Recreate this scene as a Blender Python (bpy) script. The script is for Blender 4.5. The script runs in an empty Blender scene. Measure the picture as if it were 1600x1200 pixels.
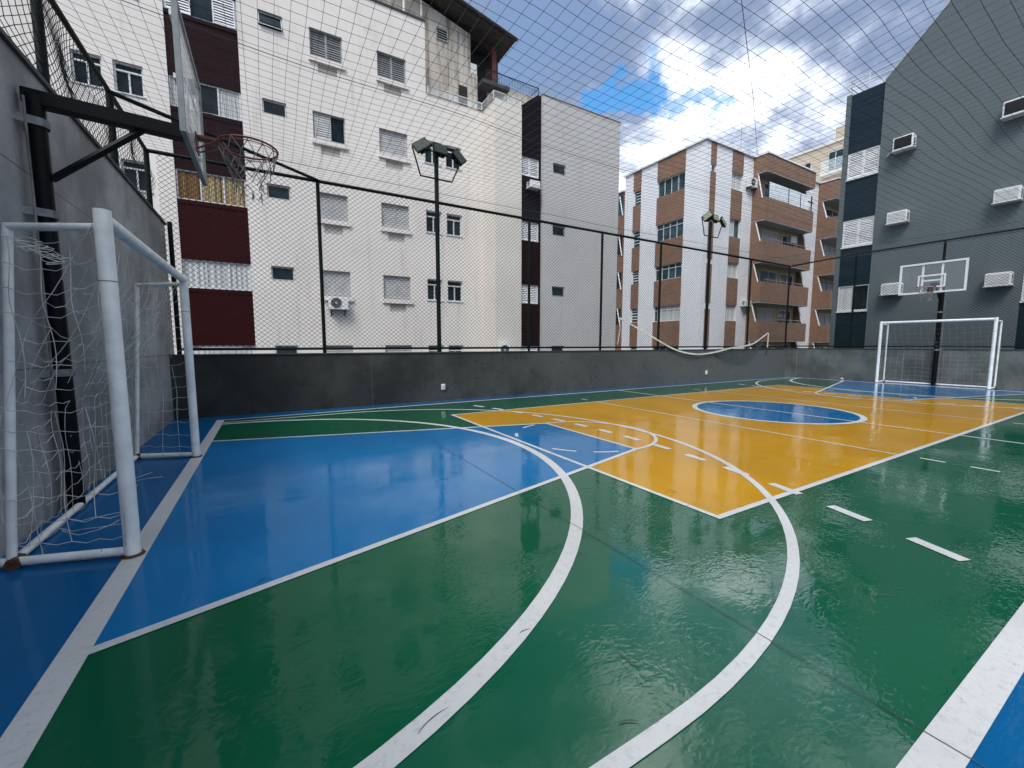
import bpy, bmesh, math, random
from mathutils import Vector, Matrix, noise as mnoise
R = math.radians
rnd = random.Random(7)
scene = bpy.context.scene
COL = scene.collection
H = 1.5

# ------------------------------------------------------------------ node helpers
class NT:
    def __init__(self, tree):
        self.t = tree; self.n = tree.nodes; self.l = tree.links
    def node(self, typ, **kw):
        nd = self.n.new(typ)
        for k, v in kw.items():
            if k in nd.inputs.keys() if hasattr(nd.inputs, 'keys') else False:
                pass
            setattr(nd, k, v)
        return nd
    def set(self, nd, name, val):
        s = nd.inputs[name]
        if hasattr(val, 'is_output'): self.l.new(val, s)
        else: s.default_value = val
    def math(self, op, a, b=0.0, c=None, clamp=False):
        nd = self.n.new('ShaderNodeMath'); nd.operation = op; nd.use_clamp = clamp
        for i, v in enumerate((a, b, c)):
            if v is None: continue
            if hasattr(v, 'is_output'): self.l.new(v, nd.inputs[i])
            else: nd.inputs[i].default_value = v
        return nd.outputs[0]
    def mix(self, f, a, b):
        nd = self.n.new('ShaderNodeMix'); nd.data_type = 'RGBA'
        for i, v in ((0, f), (6, a), (7, b)):
            if hasattr(v, 'is_output'): self.l.new(v, nd.inputs[i])
            else: nd.inputs[i].default_value = v if i == 0 else (*v[:3], 1)
        return nd.outputs[2]
    def noise(self, vec, scale, detail=4, rough=.55, dist=0):
        nd = self.n.new('ShaderNodeTexNoise'); nd.inputs['Scale'].default_value = scale
        nd.inputs['Detail'].default_value = detail; nd.inputs['Roughness'].default_value = rough
        nd.inputs['Distortion'].default_value = dist
        if vec is not None: self.l.new(vec, nd.inputs['Vector'])
        return nd.outputs['Fac']
    def ramp(self, f, a, b):
        nd = self.n.new('ShaderNodeMapRange'); nd.interpolation_type = 'SMOOTHSTEP'
        self.l.new(f, nd.inputs[0]); nd.inputs[1].default_value = a; nd.inputs[2].default_value = b
        return nd.outputs[0]
    def mapping(self, vec, scale=(1, 1, 1), loc=(0, 0, 0)):
        nd = self.n.new('ShaderNodeMapping'); self.l.new(vec, nd.inputs[0])
        nd.inputs['Scale'].default_value = scale; nd.inputs['Location'].default_value = loc
        return nd.outputs[0]
    def pos(self):
        return self.n.new('ShaderNodeNewGeometry').outputs['Position']
    def sep(self, v):
        nd = self.n.new('ShaderNodeSeparateXYZ'); self.l.new(v, nd.inputs[0]); return nd.outputs
    def comb(self, x, y, z):
        nd = self.n.new('ShaderNodeCombineXYZ')
        for i, v in enumerate((x, y, z)):
            if hasattr(v, 'is_output'): self.l.new(v, nd.inputs[i])
            else: nd.inputs[i].default_value = v
        return nd.outputs[0]
    def bump(self, h, strength=.3, dist=.01, normal=None):
        nd = self.n.new('ShaderNodeBump'); nd.inputs['Strength'].default_value = strength
        nd.inputs['Distance'].default_value = dist; self.l.new(h, nd.inputs['Height'])
        if normal is not None: self.l.new(normal, nd.inputs['Normal'])
        return nd.outputs[0]

def newmat(name):
    m = bpy.data.materials.new(name); m.use_nodes = True
    nt = NT(m.node_tree); b = m.node_tree.nodes['Principled BSDF']
    return m, nt, b

def simple(name, col, rough=.5, metal=0., var=.12, scale=6., bump=0., spec=.5, dirt=None, bscale=None):
    """paint-like surface: base colour with uneven tone, optional dirt colour, fine bump"""
    m, nt, b = newmat(name)
    p = nt.pos()
    f = nt.noise(p, scale, 5)
    lo = [c * (1 - var) for c in col]; hi = [min(1, c * (1 + var)) for c in col]
    c = nt.mix(nt.ramp(f, .3, .7), lo, hi)
    if dirt:
        g = nt.noise(nt.mapping(p, (1, 1, .25)), scale * .6, 6, .65)
        c = nt.mix(nt.math('MULTIPLY', nt.ramp(g, .52, .75), dirt[3]), c, dirt[:3])
    nt.set(b, 'Base Color', c); b.inputs['Roughness'].default_value = rough
    b.inputs['Metallic'].default_value = metal; b.inputs['Specular IOR Level'].default_value = spec
    if bump:
        nt.set(b, 'Normal', nt.bump(nt.noise(p, bscale or scale * 12, 3), bump, .01))
    return m

def court_paint(name, col, film=1.0, wear=.25, worn=False):
    """glossy floor paint under a thin, uneven film of rain water"""
    m, nt, b = newmat(name)
    p = nt.pos()
    n1 = nt.noise(p, .55, 3, .5); n2 = nt.noise(p, 14, 5, .6)
    c = nt.mix(nt.ramp(n1, .3, .7), [x * .90 for x in col], [min(1, x * 1.08) for x in col])
    c = nt.mix(nt.math('MULTIPLY', nt.ramp(n2, .55, .8), .18), c, [min(1, x * .7) for x in col])
    scuff = nt.noise(nt.mapping(p, (3, 1, 1)), 3.5, 8, .75)
    c = nt.mix(nt.math('MULTIPLY', nt.ramp(scuff, .60, .72), wear), c, [x * .6 + .06 for x in col])
    if worn:     # shoe dirt and thin paint on the white lines
        g1 = nt.noise(p, 26, 6, .75); g2 = nt.noise(nt.mapping(p, (1, 3.5, 1)), 6, 7, .8)
        c = nt.mix(nt.math('MULTIPLY', nt.ramp(g1, .48, .70), .30), c, (.20, .21, .19))
        c = nt.mix(nt.math('MULTIPLY', nt.ramp(g2, .60, .66), .45), c, (.13, .15, .13))
    else:        # patches of dulled, slightly dusty paint and darker damp blotches
        g1 = nt.noise(p, .9, 6, .7); g2 = nt.noise(p, 5.5, 7, .75)
        c = nt.mix(nt.math('MULTIPLY', nt.ramp(g1, .50, .70), .30), c, [x * .72 for x in col])
        c = nt.mix(nt.math('MULTIPLY', nt.ramp(g2, .62, .72), .22), c, [x * 1.25 + .015 for x in col])
    nt.set(b, 'Base Color', c)
    b.inputs['Roughness'].default_value = .45
    b.inputs['Specular IOR Level'].default_value = .05
    wet = nt.ramp(nt.noise(p, .9, 4, .6), .30, .58)
    # ripples: broad undulation of the screed + small wind ripples + droplets
    r1 = nt.noise(p, 3.2, 2, .5)
    r2 = nt.noise(nt.mapping(p, (1, 1.7, 1)), 15, 1.2, .4, 1.2)
    r3 = nt.noise(p, 38, 0, .5)
    sel = nt.ramp(nt.noise(p, 1.3, 3, .6), .38, .66)
    h = nt.math('ADD', nt.math('MULTIPLY', r1, .45), nt.math('MULTIPLY', r2, nt.math('MULTIPLY_ADD', sel, .50, .06)))
    h = nt.math('ADD', h, nt.math('MULTIPLY', r3, nt.math('MULTIPLY_ADD', sel, .05, .0)))
    nrm = nt.bump(h, .5, .0070)
    # the rain film is thinner on the first slab, up to its joint at x = 2.1
    xs = nt.math('ADD', nt.sep(p)[0], nt.math('MULTIPLY', nt.math('SUBTRACT', nt.noise(p, 1.1, 5, .65), .5), 3.2))
    nt.set(b, 'Coat Weight', nt.math('MULTIPLY', nt.math('MULTIPLY_ADD', nt.ramp(xs, .2, 2.2), .72, .28), film))
    b.inputs['Coat IOR'].default_value = 1.7
    nt.set(b, 'Coat Roughness', nt.math('MULTIPLY_ADD', wet, -.05, .08))
    nt.set(b, 'Coat Normal', nrm)
    return m

def plaster(name, col, dirt, amount=.5, streak=.6, th=.53):
    m, nt, b = newmat(name); p = nt.pos()
    a = nt.noise(p, .45, 4, .6); f = nt.noise(p, 9, 5, .6)
    c = nt.mix(nt.ramp(a, .3, .7), [x * .93 for x in col], col)
    c = nt.mix(nt.math('MULTIPLY', nt.ramp(f, .5, .8), .12), c, [x * .8 for x in col])
    s = nt.noise(nt.mapping(p, (3.2, 3.2, .22)), 1.1, 6, .7)
    c = nt.mix(nt.math('MULTIPLY', nt.ramp(s, th, th + .25), streak), c, dirt)
    g = nt.noise(p, .8, 7, .7)
    c = nt.mix(nt.math('MULTIPLY', nt.ramp(g, .56, .74), amount * .4), c, dirt)
    nt.set(b, 'Base Color', c); b.inputs['Roughness'].default_value = .85
    b.inputs['Specular IOR Level'].default_value = .25
    nt.set(b, 'Normal', nt.bump(nt.noise(p, 55, 4, .7), .25, .006))
    return m

def concrete(name, col, stain, joints=None, dark=.6, spots=0., lines=(), x_pale=False):
    m, nt, b = newmat(name); p = nt.pos(); xyz = nt.sep(p)
    a = nt.noise(p, .7, 5, .65); f = nt.noise(p, 22, 6, .7)
    c = nt.mix(nt.ramp(a, .36, .66), [x * .62 for x in col], [x * 1.35 for x in col])
    c = nt.mix(nt.math('MULTIPLY', nt.ramp(f, .42, .75), .35), c, [x * .62 for x in col])
    s = nt.noise(nt.mapping(p, (2.6, 2.6, .3)), 1.2, 7, .72)
    c = nt.mix(nt.math('MULTIPLY', nt.ramp(s, .54, .74), dark), c, stain)
    if x_pale:  # base tone grows much paler towards high x, with a ragged edge
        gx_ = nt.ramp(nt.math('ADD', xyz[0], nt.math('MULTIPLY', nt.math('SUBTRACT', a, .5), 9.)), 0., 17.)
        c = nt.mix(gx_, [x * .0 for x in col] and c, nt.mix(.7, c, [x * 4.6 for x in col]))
    if spots:
        k = nt.noise(p, 7.5, 5, .75)
        c = nt.mix(nt.math('MULTIPLY', nt.ramp(k, .60, .68), spots), c, [x * .25 for x in col])
    if joints:      # lighter filled joints between the wall bays
        ph = nt.math('FRACT', nt.math('DIVIDE', nt.math('ADD', xyz[joints[0]], joints[2]), joints[1]))
        d = nt.math('LESS_THAN', ph, .011 / joints[1] * 2)
        c = nt.mix(nt.math('MULTIPLY', d, .7), c, [x * 2.1 for x in col])
    for z in lines:
        d = nt.math('LESS_THAN', nt.math('ABSOLUTE', nt.math('SUBTRACT', xyz[2], z)), .006)
        c = nt.mix(nt.math('MULTIPLY', d, .75), c, [x * .3 for x in col])
    nt.set(b, 'Base Color', c); nt.set(b, 'Roughness', nt.math('MULTIPLY_ADD', s, -.25, .85))
    b.inputs['Specular IOR Level'].default_value = .3
    nt.set(b, 'Normal', nt.bump(nt.math('ADD', nt.noise(p, 90, 3, .7), nt.math('MULTIPLY', a, 2)), .35, .008))
    return m

def brickmat(name, c1, c2, mortar):
    m, nt, b = newmat(name); p = nt.pos(); xyz = nt.sep(p)
    v = nt.comb(nt.math('ADD', xyz[0], xyz[1]), xyz[2], 0.)
    br = nt.n.new('ShaderNodeTexBrick'); nt.l.new(v, br.inputs['Vector'])
    br.inputs['Scale'].default_value = 1.; br.inputs['Brick Width'].default_value = .26
    br.inputs['Row Height'].default_value = .085; br.inputs['Mortar Size'].default_value = .011
    br.inputs['Color1'].default_value = (*c1, 1); br.inputs['Color2'].default_value = (*c2, 1)
    br.inputs['Mortar'].default_value = (*mortar, 1); br.inputs['Bias'].default_value = -.1
    f = nt.noise(p, 1.1, 5, .7)
    c = nt.mix(nt.math('MULTIPLY', nt.ramp(f, .4, .75), .35), br.outputs['Color'], [x * .55 for x in c1])
    nt.set(b, 'Base Color', c); b.inputs['Roughness'].default_value = .85
    nt.set(b, 'Normal', nt.bump(nt.math('SUBTRACT', 1., br.outputs['Fac']), .5, .01))
    return m

def siding(name, col, pitch=.14, var=.15):
    """horizontal lapped boards"""
    m, nt, b = newmat(name); p = nt.pos(); z = nt.sep(p)[2]
    ph = nt.math('FRACT', nt.math('DIVIDE', z, pitch))
    f = nt.noise(nt.mapping(p, (.6, .6, 7)), 1., 3)
    c = nt.mix(nt.ramp(f, .3, .7), [x * (1 - var) for x in col], [x * (1 + var) for x in col])
    nt.set(b, 'Base Color', c); b.inputs['Roughness'].default_value = .6; b.inputs['Specular IOR Level'].default_value = .15
    nt.set(b, 'Normal', nt.bump(ph, 1., .035))
    return m

def glassmat(name, col=(.012, .02, .024), rough=.04):
    m, nt, b = newmat(name); p = nt.pos()
    f = nt.noise(p, 1.6, 3)
    c = nt.mix(nt.ramp(f, .35, .7), [x * .6 for x in col], [x * 1.7 for x in col])
    nt.set(b, 'Base Color', c); b.inputs['Roughness'].default_value = rough
    b.inputs['IOR'].default_value = 1.5; b.inputs['Specular IOR Level'].default_value = .16
    nt.set(b, 'Normal', nt.bump(nt.noise(p, .9, 2), .08, .05))
    return m

def clearglass(name, tint=(.9, .95, .95), alpha=.22):
    m, nt, b = newmat(name)
    b.inputs['Base Color'].default_value = (*tint, 1); b.inputs['Roughness'].default_value = .08
    p = nt.pos()
    nt.set(b, 'Alpha', nt.math('MULTIPLY_ADD', nt.noise(p, 3, 4, .7), alpha * .9, alpha * .55))
    return m

def stripes(name, cols, scale=9., axis=0):
    m, nt, b = newmat(name); p = nt.pos(); xyz = nt.sep(p)
    u = nt.math('ADD', xyz[0], xyz[1])
    f = nt.noise(nt.comb(nt.math('MULTIPLY', u, scale), 0., 0.), 1., 4, .7)
    c = nt.mix(nt.ramp(f, .35, .65), cols[0], cols[1])
    nt.set(b, 'Base Color', c); b.inputs['Roughness'].default_value = .9
    nt.set(b, 'Normal', nt.bump(f, .6, .04))
    return m

M = {}
M['blue'] = court_paint('wet_blue_paint', (.0003, .088, .225))
M['blue_key'] = court_paint('wet_blue_key_paint', (.0004, .135, .32))
M['green'] = court_paint('wet_green_paint', (.0004, .078, .033))
M['yellow'] = court_paint('wet_yellow_paint', (.45, .222, .0005), .72)
M['line'] = court_paint('wet_white_line_paint', (.52, .515, .49), .4, .5, True)
M['joint'] = simple('joint_filler', (.03, .045, .042), .6)
M['scuff'] = simple('rubber_scuff', (.06, .062, .06), .7, var=.4, scale=30)
M['asphalt'] = simple('asphalt', (.05, .05, .05), .9, var=.3, scale=3, bump=.3)
M['tall_wall'] = concrete('grey_plaster_wall', (.29, .295, .295), (.14, .14, .135), dark=.7, lines=(2.95, 1.3))
M['low_wall'] = concrete('dark_wet_concrete', (.027, .029, .026), (.011, .014, .010), joints=(0, 3.77, 20.49), dark=.75, spots=.8, x_pale=True)
M['low_wall2'] = concrete('grey_wet_concrete', (.10, .108, .097), (.05, .056, .048), joints=(1, 3.77, 20.2), dark=.5, spots=.45)
M['coping'] = simple('coping_dark', (.035, .038, .036), .7, var=.25, scale=4)
M['white_wall'] = plaster('white_plaster', (.76, .70, .625), (.38, .33, .27), .6, .5)
M['cream_wall'] = plaster('cream_plaster', (.70, .655, .565), (.46, .42, .34), .4, .3)
M['stained_wall'] = plaster('stained_plaster', (.50, .46, .39), (.15, .115, .075), .9, .9, .44)
M['right_white'] = plaster('pale_plaster', (.50, .485, .45), (.3, .29, .26), .5, .45)
M['patch'] = plaster('patched_plaster', (.50, .45, .40), (.4, .36, .32), .4, .3)
M['siding_brown'] = siding('dark_brown_siding', (.030, .011, .012))
M['siding_black'] = siding('dark_plum_siding', (.014, .008, .014))
M['maroon'] = simple('maroon_panel', (.030, .0025, .003), .75, var=.12, scale=1.2, spec=.1)
M['maroon_dark'] = simple('dark_maroon_panel', (.012, .002, .0025), .75, var=.15, scale=1.2, spec=.1)
M['siding_teal'] = siding('dark_teal_siding', (.020, .042, .056), .12)
M['grey_wall'] = plaster('grey_paint_plaster', (.112, .136, .140), (.08, .098, .10), .5, .35)
M['brick'] = brickmat('brown_brick', (.26, .128, .070), (.19, .090, .05), (.25, .19, .14))
M['tile_white'] = plaster('white_tile', (.80, .80, .79), (.5, .5, .48), .35, .3)
M['soffit'] = simple('soffit_grey', (.34, .35, .33), .8)
M['ochre'] = plaster('ochre_plaster', (.50, .40, .22), (.3, .24, .14), .4, .3)
M['beige'] = plaster('beige_plaster', (.56, .47, .35), (.4, .34, .26), .4, .3)
M['glass'] = glassmat('dark_glass')
M['glass_teal'] = glassmat('teal_glass', (.03, .062, .07))
M['sky_tint_glass'] = clearglass('painted_sky_glass', (.80, .86, .86), .85)  # pale, mostly opaque tint paints the reflected sky into the glass
M['clear'] = clearglass('clear_glass')
M['board_pale'] = clearglass('scratched_acrylic', (.86, .88, .87), .42)
M['board'] = clearglass('acrylic_board', (.85, .88, .88), .05)
M['frame_white'] = simple('white_aluminium', (.62, .62, .60), .45, var=.08)
M['frame_grey'] = simple('grey_aluminium', (.36, .36, .34), .45, var=.1)
M['shutter'] = simple('weathered_shutter', (.46, .45, .42), .6, var=.12, scale=3)
M['shutter_dark'] = simple('grey_shutter', (.20, .205, .20), .55, var=.15, scale=3)
M['shutter_white'] = simple('white_shutter', (.70, .70, .68), .5, var=.06)
M['curtain_gold'] = stripes('gold_curtain', ((.16, .085, .02), (.56, .46, .27)), 11)
M['curtain_red'] = stripes('rust_curtain', ((.06, .018, .006), (.36, .22, .09)), 17)
M['curtain_white'] = stripes('white_curtain', ((.38, .385, .37), (.62, .63, .60)), 7)
M['steel_green'] = simple('dark_green_steel', (.0025, .006, .005), .55, var=.25, scale=10, spec=.15)
M['mesh_green'] = simple('green_coated_wire', (.003, .007, .006), .6, var=.2, spec=.2)
M['net_dark'] = simple('dark_netting', (.018, .026, .030), .7, var=.2)
M['steel_black'] = simple('black_steel', (.003, .0034, .0034), .45, var=.3, scale=8, spec=.14)
M['clamp'] = simple('galvanised_clamp', (.17, .18, .18), .4, .5, var=.2, scale=20)
M['goal_white'] = simple('white_goal_paint', (.74, .755, .72), .42, var=.10, scale=7, dirt=(.30, .26, .2, .45))
M['rust'] = simple('rust', (.075, .028, .012), .85, var=.5, scale=25, bump=.4)
M['cord_white'] = simple('white_cord', (.62, .61, .56), .8, var=.15)
M['cord_worn'] = simple('worn_white_cord', (.50, .49, .45), .8, var=.3, scale=4)
M['cord_grey'] = simple('grey_cord', (.17, .16, .15), .8, var=.4, scale=3)
M['rim_red'] = simple('rusty_red_rim', (.115, .022, .012), .5, var=.3, scale=14)
M['board_white'] = simple('white_board_paint', (.66, .66, .64), .45, var=.07)
M['board_frame'] = simple('aged_board_frame', (.20, .22, .21), .5, var=.15)
M['lamp_lens'] = simple('lamp_lens', (.035, .048, .038), .5, var=.2, scale=25, spec=.15)
M['lamp_lens2'] = simple('pale_lamp_lens', (.24, .25, .17), .5, var=.2, scale=25, spec=.15)
M['plastic_white'] = simple('white_plastic', (.72, .72, .69), .42, var=.05, scale=4)
M['plastic_grey'] = simple('pale_grey_plastic', (.45, .46, .45), .5, var=.1, scale=4)
M['dark'] = simple('dark_interior', (.008, .008, .008), .8)
M['roof_tile'] = simple('dark_roof_tile', (.045, .038, .034), .85, var=.4, scale=5, bump=.6, bscale=14)
M['iron'] = simple('black_iron', (.012, .011, .011), .6)
M['tape'] = simple('canvas_tape', (.58, .56, .48), .8, var=.15, scale=5, dirt=(.22, .21, .15, .6))

# ------------------------------------------------------------------ mesh builder
class MB:
    def __init__(s): s.v = []; s.f = []
    def add(s, vs, fs):
        o = len(s.v); s.v += [tuple(v) for v in vs]; s.f += [tuple(i + o for i in f) for f in fs]; return s
    def quad(s, a, b, c, d): return s.add((a, b, c, d), ((0, 1, 2, 3),))
    def hexa(s, p):      # 8 points: bottom loop 0-3, top loop 4-7
        return s.add(p, ((0, 3, 2, 1), (4, 5, 6, 7), (0, 1, 5, 4), (1, 2, 6, 5), (2, 3, 7, 6), (3, 0, 4, 7)))
    def box(s, x0, x1, y0, y1, z0, z1):
        return s.hexa([(x0, y0, z0), (x1, y0, z0), (x1, y1, z0), (x0, y1, z0), (x0, y0, z1), (x1, y0, z1), (x1, y1, z1), (x0, y1, z1)])
    def obox(s, c, ax, ay, az, hx, hy, hz):
        c, ax, ay, az = map(Vector, (c, ax, ay, az)); P = []
        for k in (-1, 1):
            for i, j in ((-1, -1), (1, -1), (1, 1), (-1, 1)):
                P.append(c + ax * (i * hx) + ay * (j * hy) + az * (k * hz))
        return s.hexa(P)
    def prism(s, poly, ext):   # poly list of 3d pts, ext vector
        n = len(poly); e = Vector(ext); a = [Vector(p) for p in poly]
        vs = a + [p + e for p in a]
        fs = [tuple(range(n))[::-1], tuple(range(n, 2 * n))] + [(i, (i + 1) % n, (i + 1) % n + n, i + n) for i in range(n)]
        return s.add(vs, fs)
    def tube(s, pts, r, n=10, cap=True, closed=False):
        pts = [Vector(p) for p in pts]; k = len(pts)
        rr = r if isinstance(r, (list, tuple)) else [r] * k
        vs = []; fs = []; prev = None
        for i, p in enumerate(pts):
            if closed: t = pts[(i + 1) % k] - pts[i - 1]
            elif i == 0: t = pts[1] - p
            elif i == k - 1: t = p - pts[i - 1]
            else: t = (pts[i + 1] - p).normalized() + (p - pts[i - 1]).normalized()
            if t.length < 1e-9: t = Vector((0, 0, 1))
            t.normalize()
            if prev is None:
                a = Vector((0, 0, 1)) if abs(t.z) < .9 else Vector((1, 0, 0))
                u = t.cross(a).normalized()
            else:
                u = prev - t * prev.dot(t)
                u = u.normalized() if u.length > 1e-6 else t.orthogonal().normalized()
            prev = u; w = t.cross(u)
            for j in range(n):
                an = 2 * math.pi * j / n
                vs.append(p + (u * math.cos(an) + w * math.sin(an)) * rr[i])
        m = k if closed else k - 1
        for i in range(m):
            b = ((i + 1) % k) * n
            for j in range(n):
                fs.append((i * n + j, i * n + (j + 1) % n, b + (j + 1) % n, b + j))
        if cap and not closed:
            fs.append(tuple(range(n))[::-1]); fs.append(tuple(range((k - 1) * n, k * n)))
        return s.add(vs, fs)
    def build(s, name, mat, parent=None, smooth=False, bevel=0, recalc=True):
        me = bpy.data.meshes.new(name)
        off = parent_world(parent) if parent else Vector((0, 0, 0))
        me.from_pydata([tuple(Vector(v) - off) for v in s.v], [], s.f)
        if recalc and len(s.f) < 60000:
            bm = bmesh.new(); bm.from_mesh(me)
            bmesh.ops.recalc_face_normals(bm, faces=bm.faces)
            if bevel: bmesh.ops.bevel(bm, geom=[e for e in bm.edges if e.is_manifold and e.calc_face_angle(0) > .5], offset=bevel, segments=2, affect='EDGES', clamp_overlap=True)
            bm.to_mesh(me); bm.free()
        me.materials.append(M[mat])
        if smooth:
            for p in me.polygons: p.use_smooth = True
            try: me.set_sharp_from_angle(angle=R(40))
            except Exception: pass
        o = bpy.data.objects.new(name, me); COL.objects.link(o)
        if parent: o.parent = parent
        return o

def parent_world(o):
    v = Vector((0, 0, 0))
    while o is not None:
        v += Vector(o.location); o = o.parent
    return v
def tag(o, label, cat, group=None):
    o['label'] = label; o['category'] = cat
    if group: o['group'] = group
    return o
def thing(name, label, cat, loc=(0, 0, 0), group=None):
    o = bpy.data.objects.new(name, None); o.empty_display_size = .3
    COL.objects.link(o); o.location = loc
    return tag(o, label, cat, group)
def struct(o): o['kind'] = 'structure'; return o

# facade frames: (u, z, d) -> world; d is distance out of the wall towards the court
class Fac:
    def __init__(s, axis, c): s.a = axis; s.c = c
    def p(s, u, z, d=0.): return (u, s.c - d, z) if s.a == 'y' else (s.c - d, u, z)
    def box(s, mb, u0, u1, z0, z1, d0, d1):
        return mb.hexa([s.p(u0, z0, d0), s.p(u1, z0, d0), s.p(u1, z0, d1), s.p(u0, z0, d1), s.p(u0, z1, d0), s.p(u1, z1, d0), s.p(u1, z1, d1), s.p(u0, z1, d1)])
    def quad(s, mb, u0, u1, z0, z1, d): return mb.quad(s.p(u0, z0, d), s.p(u1, z0, d), s.p(u1, z1, d), s.p(u0, z1, d))
    def wall(s, mb, u0, u1, z0, z1, holes, depth=.14, d=0.):
        us = sorted({u0, u1, *[h[0] for h in holes], *[h[1] for h in holes]}); us = [u for u in us if u0 <= u <= u1]
        zs = sorted({z0, z1, *[h[2] for h in holes], *[h[3] for h in holes]}); zs = [z for z in zs if z0 <= z <= z1]
        for i in range(len(us) - 1):
            for j in range(len(zs) - 1):
                uc = (us[i] + us[i + 1]) / 2; zc = (zs[j] + zs[j + 1]) / 2
                if any(h[0] < uc < h[1] and h[2] < zc < h[3] for h in holes): continue
                s.quad(mb, us[i], us[i + 1], zs[j], zs[j + 1], d)
        for h in holes:
            a, b, c, e = h
            for q in (((a, c), (a, e)), ((b, c), (b, e)), ((a, c), (b, c)), ((a, e), (b, e))):
                (p, r), (t, w) = q
                mb.quad(s.p(p, r, d), s.p(t, w, d), s.p(t, w, d - depth), s.p(p, r, d - depth))
        return mb

def bars(F, mb, u0, u1, z0, z1, d0, d1, w, vs=(), hs=()):
    """window frame: a border plus vertical bars at fractions vs and horizontal ones at hs"""
    F.box(mb, u0, u0 + w, z0, z1, d0, d1); F.box(mb, u1 - w, u1, z0, z1, d0, d1)
    F.box(mb, u0 + w, u1 - w, z0, z0 + w, d0, d1); F.box(mb, u0 + w, u1 - w, z1 - w, z1, d0, d1)
    for f in vs:
        u = u0 + (u1 - u0) * f; F.box(mb, u - w / 2, u + w / 2, z0 + w, z1 - w, d0, d1 + .003)
    for f in hs:
        z = z0 + (z1 - z0) * f; F.box(mb, u0 + w, u1 - w, z - w / 2, z + w / 2, d0, d1 + .006)

def slats(F, u0, u1, z0, z1, d, pitch=.072, w=.03, cover=.66):
    mb = MB(); n = max(3, int((z1 - z0 - 2 * w) / pitch)); st = (z1 - z0 - 2 * w) / n
    F.box(mb, u0, u0 + w, z0, z1, d, d + .03); F.box(mb, u1 - w, u1, z0, z1, d, d + .03)
    F.box(mb, u0 + w, u1 - w, z0, z0 + w, d, d + .03); F.box(mb, u0 + w, u1 - w, z1 - w, z1, d, d + .03)
    for k in range(n):
        z = z0 + w + st * k
        mb.hexa([F.p(u0 + w, z, d + .024), F.p(u1 - w, z, d + .024), F.p(u1 - w, z + st * cover, d + .004), F.p(u0 + w, z + st * cover, d + .004),
                 F.p(u0 + w, z + .008, d + .026), F.p(u1 - w, z + .008, d + .026), F.p(u1 - w, z + st * cover + .006, d + .006), F.p(u0 + w, z + st * cover + .006, d + .006)])
    return mb

def window(root, F, u0, u1, z0, z1, kind, D=-.13, fr='frame_grey', sh='shutter', glass='glass', curtain=None, open_=0):
    g = D + .004
    mb = MB()
    if kind == 'shutter':
        bars(F, mb, u0, u1, z0, z1, D, D + .05, .03, (.5,))
        w = mb.build('window', fr, root); um = (u0 + u1) / 2
        pn = MB(); F.quad(pn, u0, u1, z0, z1, g); pn.build('pane', glass, w)
        sl = [(u0 + .03, um - .015, .0), (um + .015, u1 - .03, .0)]
        if open_: sl = [(u0 + .03, um - .015, 0), (u0 + .06, um + .06, .03)]
        for a, b, dd in sl:
            slats(F, a, b, z0 + .03, z1 - .03, D + .015 + dd, cover=.93 if sh == 'shutter' else .66).build('shutter', sh, w)
    elif kind == 'awning':
        bars(F, mb, u0, u1, z0, z1, D, D + .05, .028)
        w = mb.build('window', fr, root)
        pn = MB(); F.quad(pn, u0, u1, z0, z1, g); pn.build('pane', 'dark', w)
        q = MB(); o = .13 * open_ + .02
        a = [(u0 + .03, z1 - .04, D + .05), (u1 - .03, z1 - .04, D + .05), (u1 - .03, z0 + .03, D + .05 + o), (u0 + .03, z0 + .03, D + .05 + o)]
        for i in range(4): q.tube([F.p(*a[i]), F.p(*a[(i + 1) % 4])], .013, 5)
        sash = q.build('sash', fr, w)
        gl = MB(); gl.quad(*[F.p(*x) for x in a]); gl.build('sash_glass', glass, w)
    elif kind == 'hung':
        bars(F, mb, u0, u1, z0, z1, D, D + .06, .045, (), (.74,))
        um = (u0 + u1) / 2; zt = z0 + (z1 - z0) * .74
        F.box(mb, um - .02, um + .02, z0 + .045, zt - .02, D, D + .055)
        w = mb.build('window', fr, root)
        pn = MB(); F.quad(pn, u0, u1, z0, z1, g); pn.build('pane', glass, w)
    elif kind == 'sliding':
        n = max(2, round((u1 - u0) / .55))
        bars(F, mb, u0, u1, z0, z1, D, D + .05, .04, [k / n for k in range(1, n)], () if open_ == 0 else (.72,))
        w = mb.build('window', fr, root)
        pn = MB(); F.quad(pn, u0, u1, z0, z1, g); pn.build('pane', glass, w)
    elif kind == 'louvre':
        bars(F, mb, u0, u1, z0, z1, D, D + .05, .03)
        n = 5
        for k in range(1, n):
            z = z0 + (z1 - z0) * k / n
            mb.hexa([F.p(u0 + .03, z, D + .06), F.p(u1 - .03, z, D + .06), F.p(u1 - .03, z + .05, D + .01), F.p(u0 + .03, z + .05, D + .01),
                     F.p(u0 + .03, z + .012, D + .06), F.p(u1 - .03, z + .012, D + .06), F.p(u1 - .03, z + .062, D + .01), F.p(u0 + .03, z + .062, D + .01)])
        w = mb.build('window', fr, root)
        pn = MB(); F.quad(pn, u0, u1, z0, z1, g); pn.build('pane', glass, w)
    if curtain:
        n = 40; cm = MB()
        for a, b, mt in curtain:
            cm = MB(); ua = u0 + .04 + (u1 - u0 - .08) * a; ub = u0 + .04 + (u1 - u0 - .08) * b
            for k in range(n):
                p0 = ua + (ub - ua) * k / n; p1 = ua + (ub - ua) * (k + 1) / n
                d0 = D + .022 + .012 * math.sin(k * 1.9); d1 = D + .022 + .012 * math.sin((k + 1) * 1.9)
                cm.quad(F.p(p0, z0 + .03, d0), F.p(p1, z0 + .03, d1), F.p(p1, z1 - .03, d1), F.p(p0, z1 - .03, d0))
            cm.build('curtain', mt, w)
    return w

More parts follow.
